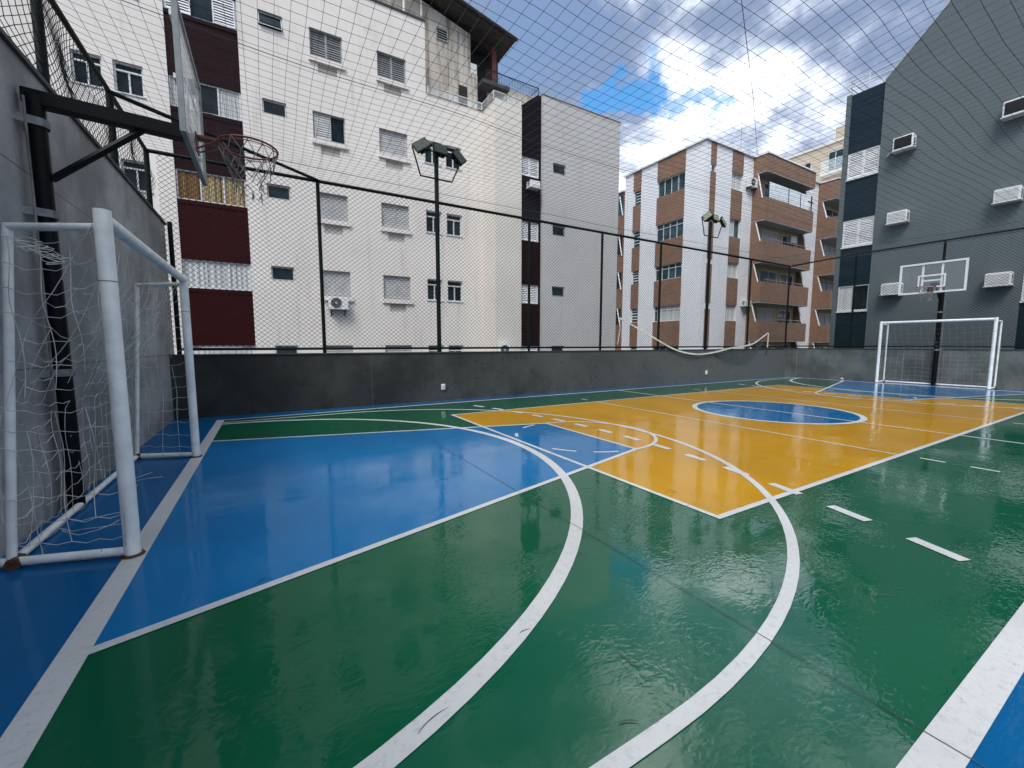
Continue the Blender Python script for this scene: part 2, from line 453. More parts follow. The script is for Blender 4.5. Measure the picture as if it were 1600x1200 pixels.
# ------------------------------------------------------------------ ground and court
g = MB(); g.quad((-600, -600, -3.2), (600, -600, -3.2), (600, 600, -3.2), (-600, 600, -3.2)); struct(g.build('ground', 'asphalt'))
g = MB(); g.box(-1.72, 21.5, -3., 10.7, -3.1, 0); struct(g.build('court_floor', 'blue'))
CX, CY = 9.78, 5.2
def sheet(name, polys, z, mat):
    m = MB()
    for p in polys: m.add([(x, y, z) for x, y in p], (tuple(range(len(p))),))
    return struct(m.build(name, mat))
mx = lambda x: 2 * CX - x
GL, FS, NS = -.89, 9.88, .40
sheet('green_court_paint', [[(GL, NS), (mx(GL), NS), (mx(GL), FS), (GL, FS)]], .0015, 'green')
YN, YF, YX = 2.09, 8.17, 3.30
sheet('yellow_court_paint', [[(YX, YN), (mx(YX), YN), (mx(YX), YF), (YX, YF)]], .003, 'yellow')
key = [(GL, 2.66), (4.48, 4.13), (4.48, 6.38), (GL, 7.80)]
sheet('blue_key_paint', [key, [(mx(x), y) for x, y in key][::-1]], .0045, 'blue_key')
cc = [(CX + 1.55 * math.cos(a * math.pi / 48), 5.05 + 1.55 * math.sin(a * math.pi / 48)) for a in range(96)]
sheet('blue_centre_circle', [cc], .0045, 'blue_key')
LZ = [.0062]
L = MB()
def strip(pts, w, both=True):
    """flat painted stripe of width w along a polyline; mirrored to the far half"""
    LZ[0] += .00002
    for mir in ((0, 1) if both else (0,)):
        P = [Vector((mx(x) if mir else x, y)) for x, y in pts]; lo = []; hi = []
        for i, p in enumerate(P):
            t = (P[min(i + 1, len(P) - 1)] - P[max(i - 1, 0)]).normalized(); nrm = Vector((-t.y, t.x)) * w / 2
            lo.append((*(p - nrm), LZ[0])); hi.append((*(p + nrm), LZ[0]))
        n = len(P)
        L.add(lo + hi, [(i, i + 1, n + i + 1, n + i) for i in range(n - 1)])
def arc(cx, cy, r, a0, a1, n=64): return [(cx + r * math.cos(R(a0 + (a1 - a0) * i / n)), cy + r * math.sin(R(a0 + (a1 - a0) * i / n))) for i in range(n + 1)]
strip([(GL, NS - 3), (GL, FS + .06)], .13)                       # goal lines
strip([(GL - .06, NS), (mx(GL) + .06, NS)], .125, False)         # near touchline
strip([(GL, FS), (mx(GL), FS)], .075, False)                     # far touchline
strip([(CX, NS), (CX, FS)], .055, False)                         # halfway line
strip([(YX, YN), (YX, YF)], .055); strip([(YX - .027, YN), (mx(YX) + .027, YN)], .06, False); strip([(YX - .027, YF), (mx(YX) + .027, YF)], .05, False)
strip([(7.33, YN), (7.33, YF)], .045)
for a in (1.78, 1.32): strip([(7.36, a + .12), (7.36, a - .12)], .05)
strip([(7.36, 8.55), (7.36, 8.8)], .05)
strip([(GL, 2.66), (4.48, 4.13)], .062); strip([(GL, 7.80), (4.48, 6.38)], .062); strip([(4.48, 4.13), (4.48, 6.38)], .055)
strip(arc(4.48, 5.255, 1.125, -90, 90, 40), .055)
for a in (204, 167, 133, 240)[:0]: pass
for a0, a1 in ((146, 158), (104, 122), (206, 224), (236, 254)): strip(arc(4.48, 5.255, 1.14, a0, a1, 8), .05)
strip(arc(-.9, 5.3, 4.07, -90, 90), .105)
strip([(GL, .975), (.5, .975)] + arc(1.25, 5.26, 4.285, -90, 90) + [(.5, 9.545), (GL, 9.545)], .072)
Ra = 11.8
for k in range(-8, 8):
    y0 = 5.12 + .62 * k; a0 = math.asin((y0 - 5.2) / Ra); a1 = math.asin((y0 + .32 - 5.2) / Ra)
    if y0 < .6 or y0 + .3 > 9.75: continue
    strip([(4.96 - Ra + Ra * math.cos(a), 5.2 + Ra * math.sin(a)) for a in (a0, a1)], .10)
strip([(CX + 1.6 * math.cos(a * math.pi / 48), 5.05 + 1.6 * math.sin(a * math.pi / 48)) for a in range(97)], .11, False)
struct(L.build('court_lines', 'line', recalc=False))
J = MB()
for x in (2.12, 5.9, 9.62, 13.4, 17.2): J.quad((x - .0025, -3, .0085), (x + .0025, -3, .0085), (x + .0025, 10.4, .0085), (x - .0025, 10.4, .0085))
struct(J.build('floor_joints', 'joint', recalc=False))

SC = MB(); rs_ = random.Random(12)
scl = [(.42, 1.44, .6, .16), (1.05, 1.72, .3, .07), (1.42, 1.24, 1.9, .16), (1.86, 2.2, .9, .05), (2.6, 1.28, .4, .12), (1.2, 1.05, 2.4, .09)]
for k in range(46): scl.append((rs_.uniform(-.5, 9), rs_.uniform(.6, 9), rs_.uniform(0, 3.1), rs_.uniform(.03, .16)))
for x, y, a, ln in scl:      # rubber marks left by shoes
    n = 6; cu = rs_.uniform(-1.2, 1.2); px_, py_ = x, y; lo = []; hi = []
    for i in range(n + 1):
        an = a + cu * i / n; wd_ = (.0022 + .0022 * rs_.random()) * math.sin(math.pi * (i + .4) / (n + .8))
        lo.append((px_ - wd_ * math.sin(an), py_ + wd_ * math.cos(an), .0081)); hi.append((px_ + wd_ * math.sin(an), py_ - wd_ * math.cos(an), .0081))
        px_ += ln / n * math.cos(an); py_ += ln / n * math.sin(an)
    SC.add(lo + hi, [(i, i + 1, n + 2 + i, n + 1 + i) for i in range(n)])
struct(SC.build('floor_scuff_marks', 'scuff', recalc=False))

# ------------------------------------------------------------------ walls of the court
w = thing('boundary_wall', 'tall grey plastered wall behind the near goal and hoop', 'wall', (-1.85, 3, 0))
m = MB(); m.box(-2.0, -1.70, -3, 11.0, -3.1, 3.90); m.build('wall', 'tall_wall', w)
m = MB(); m.box(-2.02, -1.665, -3, 11.02, 3.90, 3.94); m.build('coping', 'coping', w)
w = thing('low_wall', 'long low dark concrete wall along the far touchline', 'wall', (10, 10.55, 0))
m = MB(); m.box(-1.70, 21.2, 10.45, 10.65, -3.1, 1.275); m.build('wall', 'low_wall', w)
m = MB(); m.box(-1.70, 21.18, 10.43, 10.66, 1.275, 1.30); m.build('coping', 'coping', w)
w = thing('low_wall', 'short low grey concrete wall behind the far goal', 'wall', (21.3, 4, 0))
m = MB(); m.box(21.2, 21.4, -3, 10.65, -3.1, 1.30); m.build('wall', 'low_wall2', w)
m = MB(); m.box(21.18, 21.41, -3, 10.66, 1.30, 1.33); m.build('coping', 'coping', w)

# ------------------------------------------------------------------ fences
def diamond(F, u0, u1, z0, z1, du, dz, r, bulge=0., seed=1):
    mb = MB(); rr = random.Random(seed); slope = dz / du
    n = int((u1 - u0 + (z1 - z0) / slope) / du) + 2
    for sg in (1, -1):
        for k in range(n):
            if sg == 1: a = u0 - (z1 - z0) / slope + k * du
            else: a = u0 + k * du
            # line u = a + sg*(z-z0)/slope
            zs = [z0, z1]; us = [a, a + sg * (z1 - z0) / slope]
            if sg == 1:
                za = max(z0, z0 + (u0 - us[0]) * slope); zb = min(z1, z0 + (u1 - us[0]) * slope)
            else:
                za = max(z0, z0 + (us[0] - u1) * slope); zb = min(z1, z0 + (us[0] - u0) * slope)
            if zb - za < .02: continue
            nn = max(2, int((zb - za) / .8) + 1) if not bulge else max(3, int((zb - za) / .16) + 2)
            pts = []
            for i in range(nn):
                z = za + (zb - za) * i / (nn - 1); u = us[0] + sg * (z - z0) / slope; d = .004 * sg; du_ = 0
                if bulge:
                    e = math.sin(math.pi * (z - z0) / (z1 - z0))
                    q = mnoise.noise(Vector((u * .9, z * 1.3, seed))); q2 = mnoise.noise(Vector((u * .9 + 40, z * 1.3, seed)))
                    d += bulge * e * q; du_ = bulge * .8 * e * q2; z = z + bulge * .5 * e * q2
                pts.append(F.p(u + du_, z, d))
            mb.tube(pts, r, 3, cap=False)
    return mb

FT = 5.14
fb = Fac('y', 10.55)
f = thing('chain_link_fence', 'long dark green mesh fence on top of the far touchline wall', 'fence', (10, 10.55, 1.3))
posts_b = [-1.55, 1.12, 6.76, 9.6, 12.42, 18.1, 21.28]
for x in posts_b:
    m = MB(); m.tube([(x, 10.55, 1.29 if x != -1.55 else 1.29), (x, 10.55, FT if x > -1.5 else 3.87)], .040, 10); m.build('post', 'steel_green', f, True)
m = MB(); m.tube([(-1.8, 10.55, FT), (21.28, 10.55, FT)], .036, 10); m.build('top_rail', 'steel_green', f, True)
m = MB(); m.tube([(-1.55, 10.55, 1.40), (21.28, 10.55, 1.40)], .028, 8); m.build('bottom_rail', 'steel_green', f, True)
m = MB(); m.tube([(-1.8, 8.45, FT), (1.12, 10.52, FT + .01)], .033, 8); m.build('corner_brace', 'steel_green', f, True)
diamond(fb, -1.68, 21.26, 1.41, FT, .116, .098, .0042).build('wire_mesh', 'mesh_green', f, recalc=False)
fr_ = Fac('x', 21.3)
f = thing('chain_link_fence', 'dark green mesh fence behind the far goal, below the grey building', 'fence', (21.3, 4, 1.3))
for y in (8.0, 5.37, 2.7, 0.0, -2.7):
    m = MB(); m.tube([(21.3, y, 1.32), (21.3, y, FT + .1)], .038, 10); m.build('post', 'steel_green', f, True)
m = MB(); m.tube([(21.3, 10.5, FT), (21.3, 8.0, FT + .1), (21.3, -3, FT + .12)], .032, 10); m.build('top_rail', 'steel_green', f, True)
m = MB(); m.tube([(21.3, 10.5, 1.42), (21.3, -3, 1.42)], .026, 8); m.build('bottom_rail', 'steel_green', f, True)
diamond(fr_, -3, 10.5, 1.43, FT + .08, .116, .098, .0042).build('wire_mesh', 'mesh_green', f, recalc=False)
fl_ = Fac('x', -1.82)
f = thing('chain_link_fence', 'slack dark mesh fence on top of the tall grey wall', 'fence', (-1.82, 5, 3.94))
for y in (10.55, 8.45, 6.2, 3.9):
    m = MB(); m.tube([(-1.82, y, 3.94), (-1.82, y, FT + .01)], .043, 10); m.build('post', 'steel_green', f, True)
m = MB(); m.tube([(-1.82, 10.55, FT), (-1.82, -3, FT)], .033, 8); m.build('top_rail', 'steel_green', f, True)
diamond(Fac('x', -1.82), -3, 10.5, 3.95, FT, .11, .095, .004, .22, 5).build('wire_mesh', 'mesh_green', f, recalc=False)

# ------------------------------------------------------------------ overhead net
on = thing('overhead_net', 'dark square-mesh net stretched over the whole court', 'net', (10, 5, FT))
NX0, NX1, NY0, NY1 = -1.8, 21.25, -2.6, 10.53
def netz(x, y):
    s = min(max((x - NX0) / (NX1 - NX0), 0), 1); t = min(max((y - NY0) / (NY1 - NY0), 0), 1)
    e = (4 * s * (1 - s)) ** .5 * (4 * t * (1 - t)) ** .6
    z = FT + .03 - .36 * e
    z += e * (.10 * mnoise.noise(Vector((x * .32, y * .4, 3.))) + .012 * mnoise.noise(Vector((x * .9, y * .9, 9.))))
    return z
def netp(x, y):
    s = min(max((x - NX0) / (NX1 - NX0), 0), 1); t = min(max((y - NY0) / (NY1 - NY0), 0), 1); e = min(1, 6 * min(s, 1 - s, t, 1 - t))
    dx = e * (.16 * mnoise.noise(Vector((x * .35, y * .35, 21.))) + .012 * mnoise.noise(Vector((x * 1.5, y * 1.5, 31.))))
    dy = e * (.16 * mnoise.noise(Vector((x * .35, y * .35, 51.))) + .012 * mnoise.noise(Vector((x * 1.5, y * 1.5, 61.))))
    return Vector((x + dx, y + dy, netz(x, y)))
nx = int((NX1 - NX0) / .155); ny = int((NY1 - NY0) / .155)
gx = [NX0 + (NX1 - NX0) * i / nx for i in range(nx + 1)]; gy = [NY0 + (NY1 - NY0) * j / ny for j in range(ny + 1)]
P = [[netp(x, y) for y in gy] for x in gx]
m = MB()
for i in range(nx + 1): m.tube(P[i], .0025, 3, cap=False)
for j in range(ny + 1): m.tube([P[i][j] for i in range(nx + 1)], .0025, 3, cap=False)
for i in range(1, nx):
    for j in range(1, ny):
        p = P[i][j]; s_ = .0052
        m.add([p + Vector(v) * s_ for v in ((1, 0, 0), (-1, 0, 0), (0, 1, 0), (0, -1, 0), (0, 0, 1), (0, 0, -1))],
              ((0, 2, 4), (2, 1, 4), (1, 3, 4), (3, 0, 4), (2, 0, 5), (1, 2, 5), (3, 1, 5), (0, 3, 5)))
m.build('netting', 'net_dark', on, recalc=False)
for y in (9.6, 6.1):
    m = MB(); m.tube([netp(NX0 + (NX1 - NX0) * i / 80, y) + Vector((0, 0, .012)) for i in range(81)], .0045, 4, cap=False); m.build('support_cable', 'net_dark', on, recalc=False)
m = MB(); m.tube([netp(18.4, NY0 + (NY1 - NY0) * i / 60) + Vector((0, 0, .012)) for i in range(61)], .0045, 4, cap=False); m.build('support_cable', 'net_dark', on, recalc=False)
m = MB(); m.tube([(12.4, 8.1, 12.5), (20, 12, 13.1), (30.2, 17.6, 15.0)], .012, 4)
tag(m.build('overhead_wire', 'net_dark'), 'thin dark wire running down to the roof of the brick building', 'wire')

# ------------------------------------------------------------------ floodlight poles
def floodpole(x, label, lens, yl):
    y = 10.56; t = thing('floodlight_pole', label, 'light pole', (x, y, 1.3), 'floodlight poles on the far wall')
    m = MB(); m.tube([(x, y, 1.29), (x, y, 6.30)], .055, 12); m.build('pole', 'steel_green', t, True)
    m = MB(); pts = [(x - .64, y - .06, 6.36), (x - .44, y - .06, 5.71), (x + .40, y - .06, 5.71), (x + .70, y - .06, 6.36)]
    for a, b in zip(pts, pts[1:]): m.tube([a, b], .019, 6)
    m.tube([(x - .64, y - .06, 6.36), (x + .70, y - .06, 6.36)], .017, 6); m.build('bracket', 'steel_green', t)
    for k, (dx, yaw, roll, dz) in enumerate(((-.44, yl, -34, .02), (.05, 3, 4, .03), (.56, 12, 48, -.05))):
        rot = Matrix.Rotation(R(yaw), 3, 'Z') @ Matrix.Rotation(R(-16), 3, 'X') @ Matrix.Rotation(R(roll), 3, 'Y')
        ax, ay, az = rot @ Vector((1, 0, 0)), rot @ Vector((0, 1, 0)), rot @ Vector((0, 0, 1))
        c = Vector((x + dx, y - .16, 6.37 + dz))
        m = MB(); m.obox(c, ax, ay, az, .19, .035, .135)
        for q in range(-3, 4): m.obox(c + ay * .055 + ax * (q * .048), ax, ay, az, .006, .022, .11)   # cooling fins
        m.obox(c + ay * .05 - az * .15, ax, ay, az, .12, .01, .03)
        h = m.build('floodlight', 'steel_black', t)
        m = MB(); m.obox(c - ay * .037, ax, ay, az, .165, .004, .11); m.build('lens', lens if k != 2 else 'lamp_lens' if lens == 'lamp_lens' else 'lamp_lens2', h)
    return t
floodpole(3.93, 'tall green floodlight pole in front of the white apartment block', 'lamp_lens', -24)
floodpole(15.22, 'green floodlight pole in front of the brown brick building', 'lamp_lens2', -75)

# ------------------------------------------------------------------ goals
def goal(gx_, s, label, y0, y1, cord, seed, sagk):
    """s=+1: mouth towards +x. Front posts stand on gx_, rear frame is .64 m behind them"""
    t = thing('futsal_goal', label, 'goal', (gx_, (y0 + y1) / 2, 0), 'white futsal goals')
    rb = gx_ - s * .66; ht = 2.335; r = .047; tp = .12 if s > 0 else 0; rs = {y0: .20 if s > 0 else 0., y1: .28 if s > 0 else 0.}
    for y in (y0, y1):
        m = MB(); m.tube([(gx_, y, .004), (gx_, y, ht + .045)], r, 20); p = m.build('post', 'goal_white', t, True)
        m = MB(); m.tube([(gx_, y, .0075), (gx_, y, .022)], [r + .022, r + .012], 16); m.build('base_plate', 'rust', p)
        for zz in (ht - .42,):
            m = MB(); m.tube([(gx_, y, zz), (gx_, y, zz + .006)], r + .0015, 20); m.build('joint_ring', 'cord_grey', p)
    m = MB(); m.tube([(gx_, y0 + r * .6, ht - .01), (gx_, y1 - r * .6, ht - .01)], r - .003, 20); m.build('crossbar', 'goal_white', t, True)
    q = .026
    for y in (y0, y1):
        m = MB(); m.tube([(gx_, y, 2.27), (rb + s * tp, y + rs[y] * 1.5, 2.27)], q, 10); m.build('side_top_bar', 'goal_white', t, True)
        m = MB(); m.tube([(rb, y + rs[y], .03), (rb + s * tp, y + rs[y] * 1.5, 2.29)], q, 10); m.build('rear_upright', 'goal_white', t, True)
        m = MB(); m.tube([(gx_, y, .04), (rb - s * .07, y + rs[y] * 1.1, .04)], .030, 10); m.build('side_base_bar', 'goal_white', t, True)
        m = MB(); m.tube([(rb + s * .02, y + rs[y] + .05, .035), (rb + s * .02, y + rs[y] - .05, .035)], .042, 8); m.build('end_joint', 'rust', t)
    m = MB(); m.tube([(rb, y0 + rs[y0], .035), (rb, y1 + rs[y1], .035)], .028, 10); m.build('rear_base_bar', 'goal_white', t, True)
    # net: slack cords, back panel + two sides
    rr = random.Random(seed); m = MB(); cell = .19; cr = .0024 if sagk > .2 else .0010
    def back(u, v):    # u along y 0..1, v 0 top .. 1 bottom
        k = min(1, v * 1.9); x = gx_ - s * (.05 + (.60 + sagk * .05 * math.sin(7 * u + seed)) * k)
        sag = sagk * math.sin(math.pi * u) * (1 - v) * .9
        z = max(.012, 2.28 * (1 - v) - sag * (.4 if v < .02 else 1)); y = y0 + (y1 - y0) * u + k * (rs[y0] + (rs[y1] - rs[y0]) * u)
        j = Vector((mnoise.noise(Vector((y * 1.7, z * 1.7, seed))), mnoise.noise(Vector((y * 1.7, z * 1.7, seed + 9))), mnoise.noise(Vector((y * 2.3, z * 2.3, seed + 19)))))
        amp = .085 * sagk / .3 * min(1, 4 * v + .1)
        pt = Vector((x, y, z)) + j * amp; pt.z = max(.012, pt.z); 
        lim = -1.66
        if s > 0 and pt.x < lim: pt.x = lim + .01
        if s < 0 and pt.x > 21.17: pt.x = 21.16
        return pt
    def side(u, v, y):  # u front..rear
        x = gx_ - s * (.03 + .62 * u); z = 2.25 * (1 - v) - sagk * .35 * math.sin(math.pi * u) * (1 - v)
        j = Vector((mnoise.noise(Vector((x * 2, z * 1.9, seed + y))), mnoise.noise(Vector((x * 2, z * 1.9, seed + y + 7))), mnoise.noise(Vector((x * 2, z * 2.1, seed + y + 3)))))
        return Vector((x, y + rs[y] * u, max(.012, z))) + Vector((j.x * .06, j.y * .11, j.z * .05)) * min(1, 5 * v)
    def lay(fn, nu, nv, drop):
        for i in range(nu + 1):
            a = 0; 
            while a < nv * 2:
                ln = rr.randint(6, 14) if rr.random() < drop else nv * 2
                b = min(nv * 2, a + ln)
                m.tube([fn(i / nu, k / (nv * 2)) for k in range(a, b + 1)], cr, 4, cap=False) if b > a else None
                a = b + (rr.randint(1, 3) if drop else 1)
        for k in range(nv + 1):
            a = 0
            while a < nu * 2:
                ln = rr.randint(6, 12) if rr.random() < drop else nu * 2
                b = min(nu * 2, a + ln)
                pts = [fn(q_ / (nu * 2), k / nv) - Vector((0, 0, .02 if q_ % 2 and 0 < k < nv else 0)) for q_ in range(a, b + 1)]
                if b > a: m.tube(pts, cr, 4, cap=False)
                a = b + (rr.randint(1, 4) if drop else 1)
    drop = .8 if sagk > .2 else .6
    lay(back, round((y1 - y0) / cell), 14, drop)
    for y in (y0, y1): lay(lambda u, v, y=y: side(u, v, y), 4, 14, drop)
    if sagk > .2:      # loose ends lying on the floor and a bunched loop under the top bar
        for k in range(6):
            yy = rr.uniform(y0 + .2, y1); x = rb + s * rr.uniform(.03, .12); pts = []; an = rr.uniform(-.9, .9)
            for q_ in range(14):
                pts.append((x, yy, .010 + .06 * max(0, 1 - q_ / 3))); an += rr.uniform(-.35, .35); x += .03 * math.cos(an); yy += .03 * math.sin(an)
            m.tube(pts, .0024, 4, cap=False)
        for k in range(9):
            b = Vector((gx_ - .22 - .02 * k, y0 + .02, 2.06)); m.tube([b + Vector((.06 * math.cos(a * .7 + k), .05 * math.sin(a * 1.1 + k), .015 * k - .04 + .02 * math.sin(a))) for a in range(10)], .0028, 4, cap=False)
    m.build('net', cord, t, recalc=False)
    return t
goal(-.905, 1, 'white goal with torn slack net in front of the tall grey wall', 3.80, 6.80, 'cord_worn', 3, .30)
goal(20.53, -1, 'small far white goal in front of the grey low wall and building', 3.80, 6.75, 'cord_worn', 11, .08)

# ------------------------------------------------------------------ basketball hoops
def hoop(s, label, px, bx, rx, y, by, bw, zb, zt, arm_z, seed, rad=.232, dz=0.):
    """s=+1: board faces +x"""
    t = thing('basketball_hoop', label, 'basketball hoop', (px, y, 0), 'basketball hoops')
    m = MB(); m.tube([(px, y, 0.005), (px, y, arm_z + .02)], .066, 16); m.build('pole', 'steel_black', t, True)
    m = MB(); m.tube([(px - s * .03, y - .098, .02), (px - s * .03, y - .098, arm_z - .03)], .009, 8); m.build('conduit', 'cord_grey', t, True)
    m = MB(); a = Vector((px - s * .068, y, arm_z)); b = Vector((bx - s * .03, y + (by - y) * .6, arm_z - .0))
    ax = (b - a).normalized(); ay = Vector((0, 0, 1)).cross(ax).normalized()
    m.obox((a + b) / 2, ax, ay, Vector((0, 0, 1)), (b - a).length / 2, .058, .060); m.build('arm', 'steel_black', t, bevel=.006)
    m = MB(); m.tube([(px + s * .06, y, arm_z - .64), a + (b - a) * .68 - Vector((0, 0, .05))], .030, 8); m.build('brace', 'steel_black', t, True)
    for z in (arm_z - .20, arm_z - .94, arm_z - 2.3):
        m = MB(); pts = [(px - s * .118, y - .12, z), (px - s * .02, y - .085, z), (px + s * .055, y - .06, z), (px + s * .08, y, z), (px + s * .055, y + .06, z), (px - s * .02, y + .085, z), (px - s * .118, y + .12, z)]
        for p0, p1 in zip(pts, pts[1:]):
            m.hexa([(p0[0], p0[1], z - .032), (p1[0], p1[1], z - .032), (p1[0] + s * .006, p1[1], z - .032), (p0[0] + s * .006, p0[1], z - .032),
                    (p0[0], p0[1], z + .032), (p1[0], p1[1], z + .032), (p1[0] + s * .006, p1[1], z + .032), (p0[0] + s * .006, p0[1], z + .032)])
        m.build('clamp', 'clamp', t)
    # board
    y0, y1 = by - bw / 2, by + bw / 2
    m = MB(); m.box(min(bx - s * .012, bx), max(bx - s * .012, bx), y0 + .03, y1 - .03, zb + .03, zt - .03)
    bd = m.build('backboard', 'board_pale' if s > 0 else 'board', t)
    m = MB(); F = Fac('x', bx); e0, e1 = (-.03, .012) if s < 0 else (-.012, .03)
    bars(F, m, y0, y1, zb, zt, e0, e1, .045 if s > 0 else .06)
    m.build('frame', 'board_frame' if s > 0 else 'board_white', bd)
    yc = by; m = MB(); d0, d1 = (.001, .006) if s < 0 else (-.006, -.001)
    bars(F, m, yc - .36, yc + .36, zb + .19, zb + .64, d0, d1, .05)
    m.build('target_square', 'board_white', bd)
    if s < 0:     # struts seen through the clear board
        m = MB()
        for q in (-.25, .25): m.box(bx + .032, bx + .05, yc + q - .03, yc + q + .03, zb + .02, zt - .02)
        m.box(bx + .034, bx + .052, yc - .22, yc + .22, zb + .42, zb + .47); m.build('board_strut', 'board_white', bd)
    else:
        m = MB()
        for q in (.45, .95): m.box(bx - .05, bx - .022, y0 + .02, y1 - .02, zb + q - .02, zb + q + .02)
        m.build('board_strut', 'board_white', bd)
    # rim
    zr = zb + .19 + dz; rc = Vector((rx, yc, zr))
    m = MB(); m.tube([rc + Vector((rad * math.cos(a * math.pi / 20), rad * math.sin(a * math.pi / 20), 0)) for a in range(40)], .0105, 8, closed=True)
    m.tube([rc + Vector(((rad + .0) * math.cos(a * math.pi / 20), (rad + .0) * math.sin(a * math.pi / 20), -.028)) for a in range(40)], .005, 6, closed=True)
    for a in range(0, 40, 3):
        p = rc + Vector((rad * math.cos(a * math.pi / 20), rad * math.sin(a * math.pi / 20), 0)); m.tube([p, p - Vector((0, 0, .03))], .004, 4)
    x0, x1 = sorted((bx + s * .01, rx - s * (rad - .015)))
    m.box(x0, x1, yc - .055, yc + .055, zr - .012, zr + .012)
    x0, x1 = sorted((bx + s * .008, bx + s * .022)); m.box(x0, x1, yc - .08, yc + .08, zr - .15, zr + .03)
    for q in (-1, 1): m.tube([(bx + s * .02, yc + q * .05, zr - .12), (rx - s * (rad - .06), yc + q * .14, zr - .005)], .008, 6)
    rim = m.build('rim', 'rim_red', t, True)
    # torn net
    rr = random.Random(seed); m = MB(); n = 12; rows = [(0, rad - .004), (.11, rad - .03), (.21, rad - .065), (.30, rad - .09), (.38, rad - .105)]
    def npnt(i, j):
        d, ra = rows[j]; a = (i + .5 * (j % 2)) * 2 * math.pi / n
        wob = .03 * mnoise.noise(Vector((i * .8, j * 1.3, seed)))
        return rc + Vector(((ra + wob) * math.cos(a) + (.04 * d if s > 0 else 0), (ra + wob) * math.sin(a), -.015 - d + wob))
    for j in range(len(rows) - 1):
        for i in range(n):
            if j > 1 and rr.random() < .25: continue
            m.tube([npnt(i, j), npnt(i, j + 1)], .0045, 4, cap=False)
            if j > 2 and rr.random() < .4: continue
            m.tube([npnt(i, j), npnt(i - 1 if j % 2 == 0 else i + 1, j + 1)], .0045, 4, cap=False)
    for i in range(n):
        if rr.random() < .7:
            p = npnt(i, len(rows) - 1)
            for q in range(3): m.tube([p, p + Vector((rr.uniform(-.02, .02), rr.uniform(-.02, .02), -.05)), p + Vector((rr.uniform(-.04, .04), rr.uniform(-.04, .04), -rr.uniform(.07, .13)))], .0045, 4, cap=False)
    m.build('net', 'cord_grey', rim, recalc=False)
    return t
hoop(1, 'black basketball hoop bolted to the tall grey wall above the near goal', -1.60, -.54, -.085, 5.2, 5.40, 1.45, 3.33, 4.42, 3.55, 4, .272, .055)
hoop(-1, 'far basketball hoop with clear white-framed board above the far goal', 21.06, 20.22, 19.80, 5.27, 5.36, 1.74, 3.30, 4.37, 3.60, 8)

# ------------------------------------------------------------------ volleyball net hung on the far fence
vt = thing('volleyball_net', 'slack volleyball net with white tape hung along the far fence', 'net', (15, 10.38, 1.2))
ctrl = [(10.28, 2.38), (11.2, 2.05), (12.3, 1.60), (13.4, 1.25), (14.4, 1.115), (15.4, 1.16), (16.6, 1.34), (17.4, 1.40), (18.2, 1.52), (18.9, 1.78), (19.42, 2.0)]
def interp(x):
    for (a, za), (b, zb_) in zip(ctrl, ctrl[1:]):
        if a <= x <= b:
            i = ctrl.index((a, za)); m0 = (ctrl[min(i + 1, 10)][1] - ctrl[max(i - 1, 0)][1]) / (ctrl[min(i + 1, 10)][0] - ctrl[max(i - 1, 0)][0])
            m1 = (ctrl[min(i + 2, 10)][1] - za) / (ctrl[min(i + 2, 10)][0] - a); h = b - a; t_ = (x - a) / h
            return (2 * t_**3 - 3 * t_**2 + 1) * za + (t_**3 - 2 * t_**2 + t_) * h * m0 + (-2 * t_**3 + 3 * t_**2) * zb_ + (t_**3 - t_**2) * h * m1
    return ctrl[-1][1]
m = MB(); xs = [10.28 + (19.42 - 10.28) * k / 80 for k in range(81)]
for a, b in zip(xs, xs[1:]):
    za, zb_ = interp(a), interp(b); ya = 10.36 + .02 * math.sin(a * 3); yb = 10.36 + .02 * math.sin(b * 3)
    m.hexa([(a, ya, za - .03), (b, yb, zb_ - .03), (b, yb + .014, zb_ - .03), (a, ya + .014, za - .03), (a, ya, za + .03), (b, yb, zb_ + .03), (b, yb + .014, zb_ + .03), (a, ya + .014, za + .03)])
m.build('top_tape', 'tape', vt)
m = MB(); m.hexa([(19.36, 10.355, 1.36), (19.44, 10.355, 1.36), (19.44, 10.37, 1.36), (19.36, 10.37, 1.36), (19.40, 10.355, 2.0), (19.47, 10.355, 2.0), (19.47, 10.37, 2.0), (19.40, 10.37, 2.0)])
m.build('end_band', 'tape', vt)
m = MB(); m.tube([(10.28, 10.36, 2.38), (10.3, 10.36, 2.0), (10.22, 10.37, 1.5)], .012, 5); m.build('end_cord', 'tape', vt)
m = MB(); m.tube([(19.36, 10.36, 1.37), (19.34, 10.36, 1.02)], .012, 5); m.build('end_cord', 'net_dark', vt)
m = MB()
def bot(x): 
    if x < 15.6: return interp(x) - .05 - .02 * math.sin(x * 5)
    q = (x - 15.6) / 3.75; return interp(x) * (1 - 0) - (.05 + (.62 * math.sin(math.pi * min(1, q * 1.0)) ** .8) * (1 if q < 1 else 0)) if q < 1 else interp(x) - .1
xs = [12.6 + .11 * k for k in range(int((19.3 - 12.6) / .11))]
for x in xs: m.tube([(x, 10.39, interp(x)), (x + .03, 10.40, bot(x))], .0045, 3, cap=False)
for q in range(1, 6): m.tube([(x, 10.395, interp(x) + (bot(x) - interp(x)) * q / 5) for x in xs], .0045 if q < 5 else .009, 3, cap=False)
m.build('mesh', 'net_dark', vt, recalc=False)

